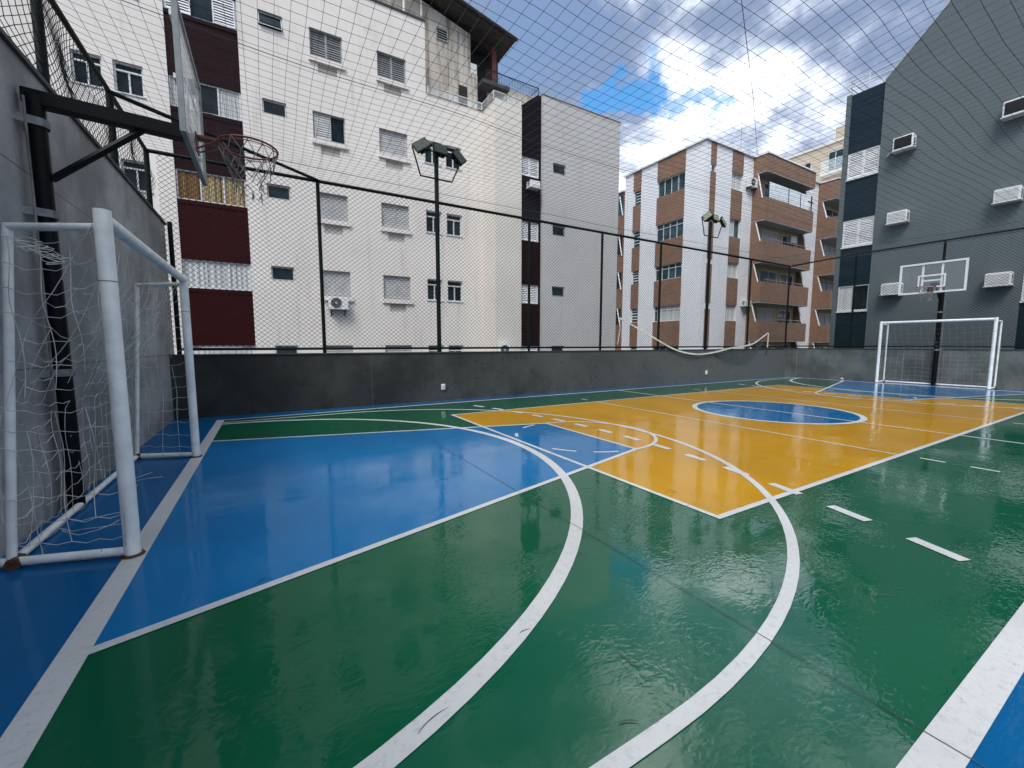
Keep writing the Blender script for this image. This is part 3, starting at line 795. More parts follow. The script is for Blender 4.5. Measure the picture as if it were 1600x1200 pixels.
# ------------------------------------------------------------------ small fittings
for x, lab in ((3.97, 'small white socket box low on the dark wall near the floodlight'), (15.19, 'small white socket box low on the far wall under the volleyball net')):
    t = thing('wall_socket', lab, 'socket', (x, 10.44, .37), 'wall sockets')
    m = MB(); m.box(x - .05, x + .05, 10.405, 10.45, .295, .445); m.build('socket_box', 'plastic_white', t, bevel=.006)
    m = MB(); m.box(x - .03, x + .03, 10.398, 10.4055, .33, .41); m.build('cover_flap', 'plastic_grey', t, bevel=.002)
t = MB(); rr = random.Random(5)
bm = bmesh.new(); bmesh.ops.create_icosphere(bm, subdivisions=3, radius=.06)
for v in bm.verts:
    v.co *= 1 + .35 * mnoise.noise(v.co * 25); v.co.z = max(v.co.z * .8, -.05)
t.add([tuple(v.co + Vector((20.95, 8.05, .04))) for v in bm.verts], [tuple(v.index for v in f_.verts) for f_ in bm.faces]); bm.free()
tag(t.build('plastic_bag', 'plastic_grey'), 'small crumpled white plastic bag on the floor by the end wall', 'bag')

# ------------------------------------------------------------------ white apartment building
wb = thing('apartment_building', 'white apartment block with maroon window bays and shuttered windows', 'building', (2, 16.6, -3.1))
F = Fac('y', 16.6); F2 = Fac('y', 15.5)
heads = [12.27, 9.57, 6.88, 4.17, 1.46, -1.25]
S_, A_, B_, C1, C2, W1, W2 = (.20, .90), (1.70, 2.75), (3.95, 5.02), (5.71, 6.37), (6.59, 7.27), (-4.32, -3.68), (-3.45, -2.79)
wins = []
for h in heads:
    wins.append((S_, h - .48, h, 'awning')); wins.append((A_, h - .89, h, 'shutter')); wins.append((B_, h - .88, h, 'shutter'))
    if h < 12:
        wins.append((C1, h - .86, h, 'hung')); wins.append((C2, h - .86, h, 'hung'))
    wins.append((W1, h - .85, h, 'hung')); wins.append((W2, h - .85, h, 'hung'))
holes = [(u[0], u[1], a, b) for u, a, b, k in wins]
niche = [(u[0] + .23, u[1] - .20, a - .52, a - .21) for u, a, b, k in wins if k == 'shutter']
bay = (-2.22, -.38)
m = MB()
F.wall(m, -16, 8.28, -3.1, 11.28, [h for h in holes + niche if h[3] < 11.26] + [(bay[0], bay[1], -3.1, 11.28)], .15)
F.wall(m, -16, 5.8, 11.28, 13.90, [h for h in holes if h[3] > 11.4] + [(bay[0], bay[1], 11.28, 13.9)], .15)
m.quad((5.8, 16.6, 11.28), (5.8, 18.5, 11.28), (5.8, 18.5, 13.9), (5.8, 16.6, 13.9))
m.quad((-16, 16.62, 13.9), (5.8, 16.62, 13.9), (5.8, 28, 13.9), (-16, 28, 13.9))
m.quad((5.8, 16.62, 11.28), (8.28, 16.62, 11.28), (8.28, 28, 11.28), (5.8, 28, 11.28))
m.quad((-16, 28, -3.1), (15.1, 28, -3.1), (15.1, 28, 12.), (-16, 28, 12.)); m.quad((-16, 16.6, -3.1), (-16, 28, -3.1), (-16, 28, 13.9), (-16, 16.6, 13.9))
wall = m.build('wall', 'white_wall', wb, recalc=False)
m = MB(); F.box(m, -16, 5.82, 13.90, 13.97, -.2, .04); m.build('parapet_cap', 'coping', wb)
rw = random.Random(21)
for (u, a, b, k) in wins:
    if b < 1: continue
    top = b > 6
    if k == 'shutter':
        sh = 'shutter_dark' if b > 11 else 'shutter'
        window(wb, F, u[0], u[1], a, b, k, fr='frame_grey', sh=sh, open_=1 if (u is A_ and 9 < b < 10) else 0)
        m = MB(); F.box(m, u[0] - .05, u[1] + .07, a - .19, a - .035, 0, .07); m.build('sill', 'white_wall', wb)
        m = MB(); F.box(m, u[0] - .02, u[1] + .02, a - .034, a, -.14, .02); m.build('ledge', 'frame_grey', wb)
        m = MB(); F.box(m, u[0] + .232, u[1] - .202, a - .518, a - .212, -.2, -.045); m.build('sealed_opening', 'patch', wb)
    elif k == 'awning':
        window(wb, F, u[0], u[1], a, b, k, fr='frame_white', open_=1 if b > 11 or (3 < b < 5 and 0) else .25)
    else:
        window(wb, F, u[0], u[1], a, b, k, fr='frame_white')
        m = MB(); F.box(m, u[0] - .03, u[1] + .03, a - .035, a, -.02, .03); m.build('sill', 'frame_white', wb)
# maroon bay: siding panels above, flat maroon panels lower, window bands between
bt = [(13.9, 12.29, 'siding_brown'), (11.40, 9.57, 'siding_brown'), (8.68, 6.88, 'siding_brown'), (5.98, 4.17, 'maroon'), (3.28, 1.46, 'maroon'), (.57, -3.1, 'maroon')]
for z1, z0, mt in bt:
    m = MB(); F.box(m, bay[0], bay[1], z0, z1, -.3, -.03); m.build('bay_panel', mt, wb)
    m = MB(); F.box(m, bay[0], bay[1], z1 - .13, z1 + .0, -.3, -.012); m.build('bay_ledge', mt, wb)
bw = [(11.40, 12.29), (8.68, 9.57), (5.98, 6.88), (3.28, 4.17), (.57, 1.46)]
for i, (a, b) in enumerate(bw):
    u0, u1 = bay
    cur = [None, [(0, .28, 'curtain_white'), (.66, 1, 'curtain_white')], [(0, .30, 'curtain_red'), (.31, .62, 'curtain_gold'), (.64, 1, 'curtain_gold')], [(0, 1, 'curtain_white')], [(0, 1, 'curtain_white')]][i]
    w_ = window(wb, F, u0 + .01, u1 - .01, a, b, 'sliding', D=-.12, fr='frame_white', curtain=cur)
    if i == 0:
        for q0, q1 in ((u0 + .05, u0 + .66), (u1 - .62, u1 - .05)): slats(F, q0, q1, a + .03, b - .03, -.06).build('shutter', 'shutter_white', w_)
    if i == 4:
        m = MB()
        for q in range(19): F.box(m, u0 + .4 + q * .06, u0 + .412 + q * .06, a + .1, b - .05, .02, .03)
        F.box(m, u0 + .35, u1 - .4, b - .07, b - .05, .02, .035); F.box(m, u0 + .35, u1 - .4, a + .1, a + .12, .02, .035)
        m.build('window_grille', 'frame_white', w_)
# wing
m = MB(); m.box(8.28, 9.54, 15.5, 27.9, -3.1, 11.30); m.build('stair_wing', 'cream_wall', wb)
hs = [9.45, 6.79, 4.11, 1.43]
holes = [(11.16, 11.86, h - .44, h) for h in hs]
m = MB(); F2.wall(m, 10.6, 15.10, -3.1, 12.10, holes, .13)
m.quad((10.6, 15.5, -3.1), (10.6, 27.9, -3.1), (10.6, 27.9, 12.1), (10.6, 15.5, 12.1)); m.quad((15.1, 15.5, -3.1), (15.1, 27.9, -3.1), (15.1, 27.9, 12.1), (15.1, 15.5, 12.1))
m.quad((10.6, 15.5, 12.1), (15.1, 15.5, 12.1), (15.1, 27.9, 12.1), (10.6, 27.9, 12.1)); m.build('right_wing', 'right_white', wb, recalc=False)
m = MB(); F2.box(m, 10.58, 15.13, 12.10, 12.14, -.25, .03); m.build('parapet_cap', 'frame_grey', wb)
for h in hs: window(wb, F2, 11.16, 11.86, h - .44, h, 'awning', D=-.12, fr='frame_grey', open_=.2)
v0, v1 = 9.545, 10.595
m = MB(); y = 15.62
m.prism([(v0, y, 9.45), (v1, y, 9.45), (v1, y, 12.08), (10.42, y, 12.08), (v0, y, 11.40)], (0, .3, 0)); m.build('bay_panel', 'siding_black', wb)
F3 = Fac('y', 15.62)
for z1, z0, mt in ((8.66, 6.79, 'siding_black'), (5.98, 4.11, 'maroon_dark'), (3.29, 1.43, 'maroon_dark'), (.6, -3.1, 'maroon_dark')):
    m = MB(); F3.box(m, v0, v1, z0, z1, -.3, 0); m.build('bay_panel', mt, wb)
for a, b in ((8.66, 9.45), (5.98, 6.79), (3.29, 4.11), (.6, 1.43)):
    window(wb, F3, v0 + .01, v1 - .09, a, b, 'shutter', D=-.09, fr='frame_white', sh='shutter_white')
    m = MB(); F3.box(m, v1 - .09, v1, a, b, -.2, 0); m.build('bay_jamb', 'siding_black', wb)
# terrace balustrade
m = MB(); seg = [((5.85, 16.57), (8.24, 16.57)), ((8.24, 16.57), (8.24, 15.53)), ((8.24, 15.53), (9.54, 15.53))]
gl = MB()
for (a, b), (c, d) in seg:
    m.tube([(a, b, 11.58), (c, d, 11.58)], .022, 6); m.tube([(a, b, 11.32), (c, d, 11.32)], .016, 6)
    gl.quad((a, b, 11.33), (c, d, 11.33), (c, d, 11.56), (a, b, 11.56))
for x, y in ((5.87, 16.57), (7.0, 16.57), (8.22, 16.57), (8.24, 15.55), (8.9, 15.53), (9.5, 15.53)): m.tube([(x, y, 11.28), (x, y, 11.58)], .018, 6)
bal = m.build('terrace_balustrade', 'frame_white', wb); gl.build('glass_panel', 'clear', bal)
# penthouse set back on the terrace
Fp = Fac('y', 17.8)
m = MB(); m.prism([(5.2, 17.8, 11.28), (8.62, 17.8, 11.28), (8.62, 17.8, 13.45), (8.29, 17.8, 13.45), (8.29, 17.8, 15.04), (2.0, 17.8, 16.6), (2.0, 17.8, 11.28)], (0, 8, 0)); m.build('penthouse_wall', 'stained_wall', wb)
m = MB(); m.prism([(1.6, 17.2, 16.75), (10.2, 17.2, 15.0), (10.2, 17.2, 15.10), (6.9, 17.2, 15.85), (1.6, 17.2, 17.05)], (0, 8.8, 0))
for k in range(26):    # tile ends along the gable verge and the eave
    q = k / 25; x = 5.6 + 4.6 * q; z = 16.10 - .98 * q
    m.tube([(x - .1, 17.12, z + .02), (x + .1, 17.12, z - .03)], .07, 6)
for k in range(30): m.tube([(10.22, 17.2 + k * .29, 15.04), (10.02, 17.2 + k * .29, 15.09)], .06, 6)
m.build('roof', 'roof_tile', wb)
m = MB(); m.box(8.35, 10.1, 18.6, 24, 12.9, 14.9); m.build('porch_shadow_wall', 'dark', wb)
m = MB(); m.box(9.40, 9.62, 17.85, 18.05, 13.1, 15.0); m.build('porch_post', 'rim_red', wb)
window(wb, Fp, 6.70, 7.22, 14.32, 14.80, 'louvre', D=.004, fr='frame_grey')
m = MB(); Fp.box(m, 7.72, 8.12, 11.3, 12.80, -.02, .012); m.build('doorway', 'dark', wb)
m = MB(); Fp.box(m, 8.30, 8.60, 13.47, 13.88, -.05, .0)
m.build('gable_vent', 'frame_white', wb)
m = MB(); m.box(8.64, 10.0, 17.3, 17.9, 12.95, 13.1); m.build('porch_slab', 'coping', wb)
m = MB(); m.box(9.5, 11.9, 17.95, 25, 11.3, 13.5); m.build('terrace_wall', 'stained_wall', wb)
m = MB()
for k in range(34):
    x = 9.1 + (11.95 - 9.1) * k / 33; m.tube([(x, 17.85, 13.08 + .42 * min(1, k / 6)), (x, 17.85, 13.88)], .010, 4)
m.tube([(9.1, 17.85, 13.9), (11.95, 17.85, 13.9)], .02, 6); m.tube([(9.66, 17.85, 13.1), (9.66, 17.85, 14.1)], .035, 6)
m.tube([(11.95, 17.85, 13.9), (11.95, 20, 13.9)], .02, 6); m.tube([(11.95, 17.85, 13.5), (11.95, 17.85, 13.9)], .02, 6)
m.build('iron_railing', 'iron', wb)
m = MB(); m.tube([(5.3, 17.6, 13.9), (5.3, 17.6, 15.2), (5.6, 17.6, 15.3)], .06, 8); m.tube([(6.05, 17.7, 14.85), (6.05, 17.7, 15.6)], .05, 8); m.build('drain_pipe', 'cream_wall', wb, True)
m = MB(); m.box(3.0, 7.7, 20.5, 26, 15, 19.5); m.build('water_tank_tower', 'white_wall', wb)

# ------------------------------------------------------------------ air conditioners
def condenser(F, u, z, label, w=.66, h=.46, d=.26, gap=.04, dark=False):
    t = thing('air_conditioner', label, 'air conditioner', F.p(u, z, gap), 'air conditioning units')
    m = MB(); F.box(m, u - w / 2, u + w / 2, z, z + h, gap, gap + d); b = m.build('casing', 'plastic_white', t, bevel=.012)
    uc = u - w * .13; r = h * .40; m = MB()
    c = [F.p(uc + r * math.cos(a * math.pi / 16), z + h / 2 + r * math.sin(a * math.pi / 16), gap + d + .004) for a in range(32)]
    m.add(c, (tuple(range(32)),)); m.build('fan_opening', 'dark', b)
    m = MB()
    for q in (.3, .55, .8, 1): m.tube([F.p(uc + r * q * math.cos(a * math.pi / 12), z + h / 2 + r * q * math.sin(a * math.pi / 12), gap + d + .012) for a in range(24)], .004, 4, closed=True)
    m.tube([F.p(uc, z + h / 2, gap + d + .006), F.p(uc, z + h / 2, gap + d + .02)], r * .22, 10); m.build('fan_guard', 'plastic_grey', b)
    m = MB()
    for q in (-.36, .36): F.box(m, u + q * w - .015, u + q * w + .015, z - .05, z - .005, 0, gap + d); F.box(m, u + q * w - .015, u + q * w + .015, z - .22, z - .05, 0, .03)
    m.build('bracket', 'steel_black', t)
    return t
def boxac(F, u, z, label, w=.62, h=.42, d=.34, dark=False):
    t = thing('air_conditioner', label, 'air conditioner', F.p(u, z, 0), 'air conditioning units')
    m = MB(); F.box(m, u - w / 2, u + w / 2, z, z + h, 0.005, d); b = m.build('casing', 'plastic_white', t, bevel=.02)
    m = MB(); F.box(m, u - w / 2 + .05, u + w / 2 - .05, z + .05, z + h - .05, d - .002, d + .004); m.build('grille_recess', 'dark' if dark else 'plastic_grey', b)
    m = MB(); n = 9
    for k in range(n):
        zz = z + .055 + (h - .11) * (k + .5) / n; F.box(m, u - w / 2 + .05, u + w / 2 - .05, zz - .009, zz + .009, d + .004, d + .014)
    m.build('grille', 'iron' if dark else 'plastic_white', b)
    for q in (-1, 1):
        m = MB(); uu = u + q * (w / 2 + .002)
        for k in range(4): F.box(m, uu - .004, uu + .004, z + .07 + k * .075, z + .11 + k * .075, d * .35, d * .8)
        m.build('side_vent', 'dark', b)
    m = MB(); F.box(m, u - w / 2 - .03, u + w / 2 + .03, z - .03, z - .004, 0.005, d + .03); m.build('support_tray', 'plastic_white', t, bevel=.004)
    return t
condenser(F, 2.27, 2.76, 'white condenser with round fan under a shuttered window of the white block')
boxac(F3, 10.1, 8.14, 'small window air conditioner on the dark bay of the white block', .50, .28, .34)
condenser(F2, 8.62, 1.02, 'small condenser low beside the cream wing, just above the dark wall', .5, .5, .24)

# ------------------------------------------------------------------ brown brick building
bb = thing('apartment_building', 'brown brick and white apartment building with balconies, in the middle distance', 'building', (28, 20, -3.1))
bh = [(11.68, 12.76), (8.66, 9.83), (5.97, 6.99), (3.1, 4.18), (.2, 1.3)]
XB, YB, ZB = 24.0, 17.17, 14.12
G = Fac('x', XB); G2 = Fac('y', YB)
hl = [(18.64, 20.86, a, b) for a, b in bh] + [(22.36, 23.02, a + .05, b) for a, b in bh]
hr = [(26.76, 27.94, a, b) for a, b in bh] + [(24.62, 24.98, a + .7, b) for a, b in bh]
m = MB(); G.wall(m, YB, 23.95, -3.1, ZB, hl, .16); G2.wall(m, XB, 46, -3.1, ZB, hr, .16)
m.quad((XB, YB, ZB), (46, YB, ZB), (46, 23.95, ZB), (XB, 23.95, ZB)); m.quad((XB, 23.95, -3.1), (46, 23.95, -3.1), (46, 23.95, ZB), (XB, 23.95, ZB))
m.build('wall', 'tile_white', bb, recalc=False)
m = MB(); G.box(m, YB - .12, 24.05, ZB, ZB + .12, -.2, .12); m.box(XB + .2, 46, YB - .12, YB + .2, ZB, ZB + .12); m.build('parapet_cap', 'tile_white', bb)
def spandrels(F_, u0, u1, bands, sub=None):
    z = ZB
    for a, b in bands:
        m = MB(); F_.box(m, u0, u1, b, z, 0.002, .03); m.build('brick_panel', 'brick', bb); z = a
    m = MB(); F_.box(m, u0, u1, -3.1, z, 0.002, .03); m.build('brick_panel', 'brick', bb)
spandrels(G, 18.62, 20.88, bh); spandrels(G, 22.34, 23.08, [(a + .05, b) for a, b in bh])
spandrels(G2, 26.74, 27.96, bh); spandrels(G2, 24.5, 25.04, [(a + .7, b) for a, b in bh])
for i, (a, b) in enumerate(bh):
    cur = [(0, .9, 'curtain_white')] if i == 3 else None
    window(bb, G, 18.64, 20.86, a, b, 'sliding', fr='frame_white', glass='glass_teal', open_=int(i > 0), curtain=cur)
    window(bb, G, 22.36, 23.02, a + .05, b, 'louvre', fr='frame_white', glass='glass_teal')
    window(bb, G2, 26.76, 27.94, a, b, 'sliding', fr='frame_white', glass='glass_teal', curtain=[(0, .55 if i == 1 else 1, 'curtain_white')])
    window(bb, G2, 24.62, 24.98, a + .7, b, 'louvre', fr='frame_grey')
# balconies: (x0, x1) stacks on the right face; rear stack at the far end of the left face
def balcony_stack(x0, x1, yf, bands, glassy):
    top = ZB
    for i, (zt, zb_) in enumerate(bands):
        m = MB(); m.box(x0, x1, yf, yf + .12, zb_, zt); m.box(x0, x0 + .12, yf + .12, YB - .002, zb_, zt); m.box(x1 - .12, x1, yf + .12, YB - .002, zb_, zt)
        b = m.build('balcony', 'brick', bb)
        m = MB(); m.box(x0 + .01, x1 - .01, yf + .01, YB - .003, zb_ - .06, zb_ + .02); m.build('balcony_slab', 'soffit', b)
        if i == 0:
            m = MB(); m.box(x0 - .05, x1 + .05, yf - .05, YB, zt, zt + .1); m.build('roof_edge', 'tile_white', b)
        else:
            ztop = bands[i - 1][1]
            # side wall with a slanted white-edged opening
            for xs_ in (x0, x1 - .12):
                m = MB(); m.prism([(xs_, YB - .005, zt), (xs_, YB - .30, zt), (xs_, YB - .12 - .5, zt), (xs_, YB - .26, ztop - .06), (xs_, YB - .005, ztop - .06)], (.12, 0, 0)); m.build('side_wall', 'brick', b)
                m = MB(); m.tube([(xs_ + .06, YB - .66, zt - .02), (xs_ + .06, YB - .29, ztop - .06)], .05, 4); m.build('slanted_trim', 'tile_white', b)
            m = MB(); m.box(x0 + .12, x1 - .12, YB - .03, YB - .006, zt - 1, ztop - .04); m.build('back_wall', 'ochre', b)
            um = (x0 + x1) / 2; Fb = Fac('y', YB - .03); W_ = x1 - x0
            m = MB(); bars(Fb, m, um - W_ * .30, um + W_ * .04, zt - 1.0, ztop - .30, .002, .05, .05, (.5,)); dw = m.build('balcony_door', 'frame_white', b)
            m = MB(); Fb.quad(m, um - W_ * .28, um + W_ * .02, zt - 1, ztop - .33, .012); m.build('pane', 'glass_teal' if i % 2 else 'curtain_white', dw)
            if W_ > 5:
                m = MB(); bars(Fb, m, um + W_ * .12, um + W_ * .40, zt - .3, ztop - .35, .002, .05, .05, (.5,)); dw = m.build('balcony_window', 'frame_white', b)
                m = MB(); Fb.quad(m, um + W_ * .13, um + W_ * .39, zt - .3, ztop - .37, .012); m.build('pane', 'glass', dw)
            m = MB(); m.tube([(x0 + .5, yf + .06, zt + .18), (x1 - .1, yf + .06, zt + .18)], .018, 5); m.build('handrail', 'frame_grey', b)
            if i == 1 and glassy:
                m = MB(); m.box(x0 + .5, x1 - .7, yf + .05, yf + .065, zt, zt + 1.05); m.build('glass_screen', 'sky_tint_glass', b)
                m = MB()
                for xx in (x0 + .35, x0 + 2.9, x1 - 1.9, x1 - .3): m.box(xx, xx + .06, yf + .03, yf + .09, zt, zt + 1.08)
                m.box(x0 + .02, x0 + .41, yf + .03, yf + .08, zt + 1.03, zt + 1.08); m.box(x1 - .8, x1, yf + .03, yf + .08, zt + .6, zt + .66); m.build('screen_frame', 'iron', b)
bands = [(ZB, 13.05), (11.35, 9.90), (8.52, 7.10), (5.78, 4.42), (3.08, 1.75), (.4, -.9)]
balcony_stack(29.17, 35.6, 16.25, bands, True)
bands2 = [(ZB, 12.75), (11.35, 9.85), (8.42, 7.0), (5.70, 4.35), (3.0, 1.7), (.4, -.9)]
balcony_stack(38.2, 44.5, 15.9, bands2, False)
# rear balcony tower past the left face
m = MB(); m.box(24.02, 27, 23.98, 26, -3.1, 13.1); m.build('rear_block', 'brick', bb)
m = MB(); m.box(23.85, 27, 23.97, 26.1, 13.1, 13.25); m.build('rear_roof_edge', 'tile_white', bb)
Gr = Fac('x', 24.02)
for i, (a, b) in enumerate(((11.5, 12.85), (8.5, 9.9), (5.9, 7.1), (3.1, 4.3))):
    m = MB(); Gr.box(m, 24.12, 25.8, a, b, .002, .03); o_ = m.build('balcony_opening', 'dark' if i else 'glass_teal', bb)
    m = MB(); m.tube([Gr.p(24.1, a - .15, .07), Gr.p(24.45, b, .07)], .05, 4); m.build('slanted_trim', 'tile_white', o_)
m = MB(); m.tube([(28.9, 18, ZB), (28.9, 18, 16.4)], .03, 5); m.build('antenna', 'frame_grey', bb)
m = MB(); m.tube([(30.2, 17.6, ZB), (30.2, 17.6, 15.0)], .03, 5); m.tube([(29.9, 17.6, 14.5), (30.2, 17.6, 15.0), (30.6, 17.6, 14.6)], .012, 4); m.build('antenna', 'frame_grey', bb)
condenser(G2, 28.75, 12.05, 'white condenser beside the top balcony of the brick building', .85, .6, .3)
boxac(G2, 28.85, 4.15, 'window air conditioner on the brick building beside a lower balcony', .8, .35, .35)
boxac(Fac('y', YB - .03), 34.2, 9.05, 'air conditioner inside the second balcony of the brick building', .8, .45, .35)

# ------------------------------------------------------------------ grey apartment building
gb = thing('apartment_building', 'grey rendered building with dark teal window bay behind the far goal', 'building', (24, 4, -3.1))
K = Fac('x', 23.0)
m = MB()
m.prism([K.p(*q) for q in ((3.76, -3.1), (8.10, -3.1), (8.10, 12.58), (4.2, 16.68), (3.76, 17.1))], (3, 0, 0))
m.prism([K.p(*q) for q in ((2.5, -3.1), (-10, -3.1), (-10, 17.1), (2.5, 17.1))], (3, 0, 0))
K.box(m, 9.28, 9.46, -3.1, 12.60, -3, 0)
m.build('wall', 'grey_wall', gb)
m = MB(); m.prism([K.p(8.10, 12.58, .02), K.p(4.2, 16.68, .02), K.p(4.2, 16.75, .02), K.p(8.13, 12.62, .02)], (3.0, 0, 0)); m.build('verge_trim', 'frame_grey', gb)
gw = [(8.92, 10.03), (5.92, 7.10), (3.03, 4.16), (.2, 1.3)]
def teal_bay(u0, u1, ztop):
    z = ztop
    for a, b in gw:
        m = MB(); K.box(m, u0, u1, b, z, -.4, -.05); m.build('siding_panel', 'siding_teal', gb); z = a
        m = MB(); K.box(m, u0, u1, a - .07, a - .004, -.2, .02); m.build('sill', 'frame_white', gb)
    m = MB(); K.box(m, u0, u1, -3.1, z - .07, -.4, -.05); m.build('siding_panel', 'siding_teal', gb)
    for i, (a, b) in enumerate(gw):
        if i < 2: window(gb, K, u0 + .01, u1 - .01, a, b, 'shutter', D=-.11, fr='frame_white', sh='shutter_white')
        else: window(gb, K, u0 + .01, u1 - .01, a, b, 'sliding', D=-.11, fr='frame_white', curtain=[(.48, 1, 'curtain_white')] if i == 2 else [(0, 1, 'curtain_white')])
teal_bay(8.105, 9.275, 12.56); teal_bay(2.505, 3.755, 17.0)
m = MB(); m.quad((23.45, 9.46, -3.1), (23.45, 2, -3.1), (23.45, 2, 12.5), (23.45, 9.46, 12.5)); m.box(23.5, 33, -10, 9.46, -3.1, 12.4); m.build('core', 'grey_wall', gb)
m = MB()
for z in (12.95, 13.22): m.tube([(23.1, 9.4, z), (23.1, 7.6, z)], .022, 6)
for y in (9.4, 8.7): m.tube([(23.1, y, 12.58), (23.1, y, 13.22)], .022, 6)
m.tube([(23.1, 9.4, 13.22), (25.5, 9.4, 13.22)], .022, 6); m.tube([(23.1, 9.4, 12.95), (25.5, 9.4, 12.95)], .022, 6); m.build('roof_railing', 'frame_white', gb)
labs = {(0, 0): 'top air conditioner with dark grille nearest the teal bay of the grey building', (0, 1): 'top air conditioner with dark grille at the right edge of the photo',
        (1, 0): 'middle-row white air conditioner nearest the teal bay of the grey building', (1, 1): 'middle-row white air conditioner at the right edge of the photo',
        (2, 0): 'lowest white air conditioner left of the far basketball board', (2, 1): 'lowest white air conditioner right of the far basketball board'}
for r_, z in enumerate((9.42, 6.52, 3.60)):
    for c_, u in enumerate((7.25, 4.27)):
        boxac(K, u, z, labs[(r_, c_)], .64, .46 if r_ else .52, .36, dark=(r_ == 0))
m = MB(); m.tube([K.p(7.62, 9.5, .05), K.p(7.75, 9.48, .08), K.p(7.8, 9.4, .05)], .04, 6); tag(m.build('pipe_stub', 'plastic_grey'), 'short grey pipe end sticking out beside the top grey-building air conditioner', 'pipe')

# ------------------------------------------------------------------ beige tower far behind
tb = thing('apartment_building', 'pale beige apartment tower far behind, between the brick and grey buildings', 'building', (50, 24, -3.1))
T = Fac('x', 45.0)
m = MB(); m.box(45, 60, 17.6, 40, -3.1, 19.6); m.build('wall', 'beige', tb)
m = MB(); m.box(44.9, 60, 17.5, 40.1, 19.6, 19.8); m.build('parapet_cap', 'cream_wall', tb)
m = MB(); m.box(46, 50, 18.2, 19.6, 19.8, 21.3); m.build('water_tank', 'beige', tb)
for i, z in enumerate((17.0, 14.2, 11.4, 8.6)):
    m = MB(); m.box(44.2, 45, 17.4, 19.9, z - .3, z); b = m.build('balcony', 'cream_wall', tb)
    m = MB(); m.box(44.22, 44.26, 17.45, 19.85, z + .004, z + 1.0); m.build('glass_screen', 'clear', b)
    window(tb, T, 17.9, 19.6, z, z + 1.9, 'sliding', D=.004, fr='frame_white', glass='glass_teal')
    window(tb, T, 21.0, 22.6, z + .4, z + 1.6, 'sliding', D=.004, fr='frame_white', glass='glass')

# ------------------------------------------------------------------ camera
cam = bpy.data.cameras.new('camera'); cam.lens = 647 / 1600 * 36; cam.sensor_width = 36; cam.clip_end = 3000; cam.clip_start = .02
co = bpy.data.objects.new('camera', cam); COL.objects.link(co)
co.location = (0, 0, H); co.rotation_euler = (R(90 - 5.474), 0, R(-30.33)); scene.camera = co

# ------------------------------------------------------------------ light
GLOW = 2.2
SUN_EL, SUN_AZ = 54., 222.      # azimuth of the sun measured from +x counter-clockwise
sd = Vector((math.cos(R(SUN_EL)) * math.cos(R(SUN_AZ)), math.cos(R(SUN_EL)) * math.sin(R(SUN_AZ)), math.sin(R(SUN_EL))))
sun = bpy.data.lights.new('sun', 'SUN'); sun.energy = 1.5; sun.angle = R(22); sun.color = (1, .96, .9)
so = bpy.data.objects.new('sun', sun); COL.objects.link(so); so.rotation_euler = sd.to_track_quat('Z', 'Y').to_euler()
wd = bpy.data.worlds.new('World'); scene.world = wd; wd.use_nodes = True
nt = NT(wd.node_tree); bg = wd.node_tree.nodes['Background']
sky = nt.n.new('ShaderNodeTexSky'); sky.sky_type = 'NISHITA'; sky.sun_disc = False
sky.sun_elevation = R(SUN_EL); sky.sun_rotation = R(90 - SUN_AZ)
dirv = nt.n.new('ShaderNodeTexCoord').outputs['Generated']; d = nt.sep(dirv)
zz = nt.math('ADD', nt.math('MAXIMUM', d[2], 0.), .22)
pv = nt.comb(nt.math('DIVIDE', d[0], zz), nt.math('DIVIDE', d[1], zz), 0.)
wn = nt.n.new('ShaderNodeTexNoise'); wn.inputs['Scale'].default_value = 5.5; wn.inputs['Detail'].default_value = 7; wn.inputs['Roughness'].default_value = .6
nt.l.new(dirv, wn.inputs['Vector'])
w1 = nt.n.new('ShaderNodeVectorMath'); w1.operation = 'SUBTRACT'; nt.l.new(wn.outputs['Color'], w1.inputs[0]); w1.inputs[1].default_value = (.5, .5, .5)
w2 = nt.n.new('ShaderNodeVectorMath'); w2.operation = 'MULTIPLY_ADD'; nt.l.new(w1.outputs[0], w2.inputs[0]); w2.inputs[1].default_value = (.34, .34, .34); nt.l.new(dirv, w2.inputs[2])
w3 = nt.n.new('ShaderNodeVectorMath'); w3.operation = 'MULTIPLY'; nt.l.new(w2.outputs[0], w3.inputs[0]); w3.inputs[1].default_value = (1, 1, 1.9)
def hole(c, r0, r1):
    vm = nt.n.new('ShaderNodeVectorMath'); vm.operation = 'DISTANCE'; nt.l.new(w3.outputs[0], vm.inputs[0]); vm.inputs[1].default_value = (c[0], c[1], c[2] * 1.9)
    return nt.math('SUBTRACT', 1., nt.ramp(vm.outputs['Value'], r0, r1))
hs_ = nt.math('MAXIMUM', hole((.680, .572, .438), .035, .095), hole((.590, .655, .452), .055, .09))
hs_ = nt.math('MAXIMUM', hs_, hole((.645, .60, .440), .05, .08))
hs_ = nt.math('MAXIMUM', hs_, nt.math('MULTIPLY', hole((.728, .525, .440), .02, .06), .8))
hs_ = nt.math('MAXIMUM', hs_, nt.math('MULTIPLY', hole((.665, .578, .50), .0, .07), .8))
hs_ = nt.math('MAXIMUM', hs_, hole((.672, .575, .475), .02, .05))
hs_ = nt.math('MAXIMUM', hs_, nt.math('MULTIPLY', hole((.46, .70, .56), .04, .20), .22))
gen = nt.ramp(nt.noise(nt.mapping(pv, (1, 1, 1), (3.1, 1.7, 0)), 1.0, 6, .58), .60, .72)
clear = nt.math('MAXIMUM', nt.math('MULTIPLY', hs_, .92), nt.math('MULTIPLY', gen, .45))
sh1 = nt.noise(nt.mapping(pv, (1, 1, 1), (.35, .1, 0)), 1.25, 7, .58, .3)
sh2 = nt.noise(pv, 4.2, 6, .6)
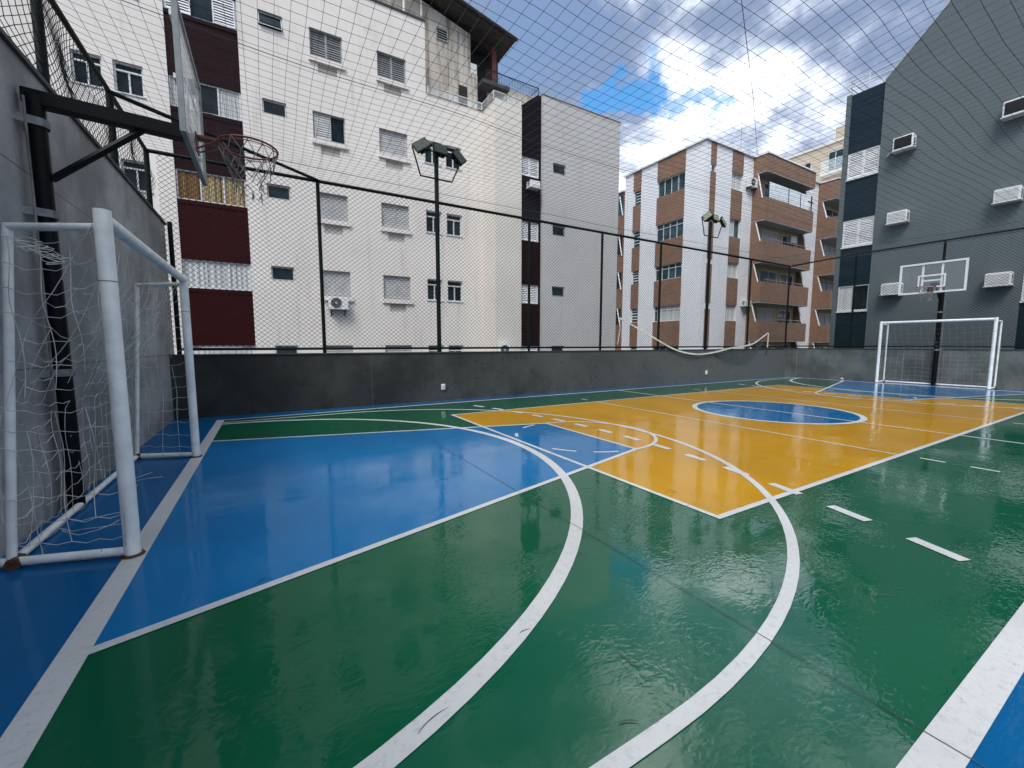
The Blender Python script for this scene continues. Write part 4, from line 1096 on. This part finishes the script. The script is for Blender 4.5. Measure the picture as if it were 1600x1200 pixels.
def blob(c, r):
    vm = nt.n.new('ShaderNodeVectorMath'); vm.operation = 'DISTANCE'; nt.l.new(w2.outputs[0], vm.inputs[0]); vm.inputs[1].default_value = c
    return nt.math('SUBTRACT', 1., nt.ramp(vm.outputs['Value'], 0., r))
bias = nt.math('ADD', nt.math('MULTIPLY', blob((.80, .44, .42), .36), .045), nt.math('MULTIPLY', blob((.765, .47, .455), .20), .12))
bias = nt.math('ADD', bias, nt.math('MULTIPLY', blob((.70, .58, .38), .22), .06))
bias = nt.math('SUBTRACT', bias, nt.math('MULTIPLY', blob((.50, .66, .56), .30), .07))
bias = nt.math('SUBTRACT', bias, nt.math('MULTIPLY', blob((.86, .40, .30), .16), .05))
bias = nt.math('ADD', bias, nt.math('MULTIPLY', blob((.57, .49, .66), .24), .20))
sh1 = nt.math('ADD', sh1, bias)
shade = nt.ramp(nt.math('ADD', nt.math('MULTIPLY', sh1, .68), nt.math('MULTIPLY', sh2, .36)), .45, .72)
cloud = nt.mix(nt.math('POWER', shade, 1.7), (1.5, 2.0, 3.1), (19., 19.4, 19.8))
blue = nt.mix(1., sky.outputs[0], sky.outputs[0])
mulb = nt.n.new('ShaderNodeMix'); mulb.data_type = 'RGBA'; mulb.blend_type = 'MULTIPLY'; mulb.inputs[0].default_value = 1.
nt.l.new(sky.outputs[0], mulb.inputs[6]); mulb.inputs[7].default_value = (.55, 1.25, 1.6, 1)
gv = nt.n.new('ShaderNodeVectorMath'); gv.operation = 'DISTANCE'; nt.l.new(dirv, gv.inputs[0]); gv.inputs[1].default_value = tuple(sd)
glow = nt.math('SUBTRACT', 1., nt.ramp(gv.outputs['Value'], .1, 1.0))      # extra cloud brightness added around the sun, out of view, filling the facade
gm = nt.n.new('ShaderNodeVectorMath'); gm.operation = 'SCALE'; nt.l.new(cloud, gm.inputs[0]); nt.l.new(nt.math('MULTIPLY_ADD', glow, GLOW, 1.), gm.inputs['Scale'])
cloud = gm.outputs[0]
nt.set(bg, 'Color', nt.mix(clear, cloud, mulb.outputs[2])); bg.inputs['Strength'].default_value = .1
vs = scene.view_settings; vs.view_transform = 'Standard'; vs.look = 'None'; vs.exposure = .85; vs.gamma = 1.
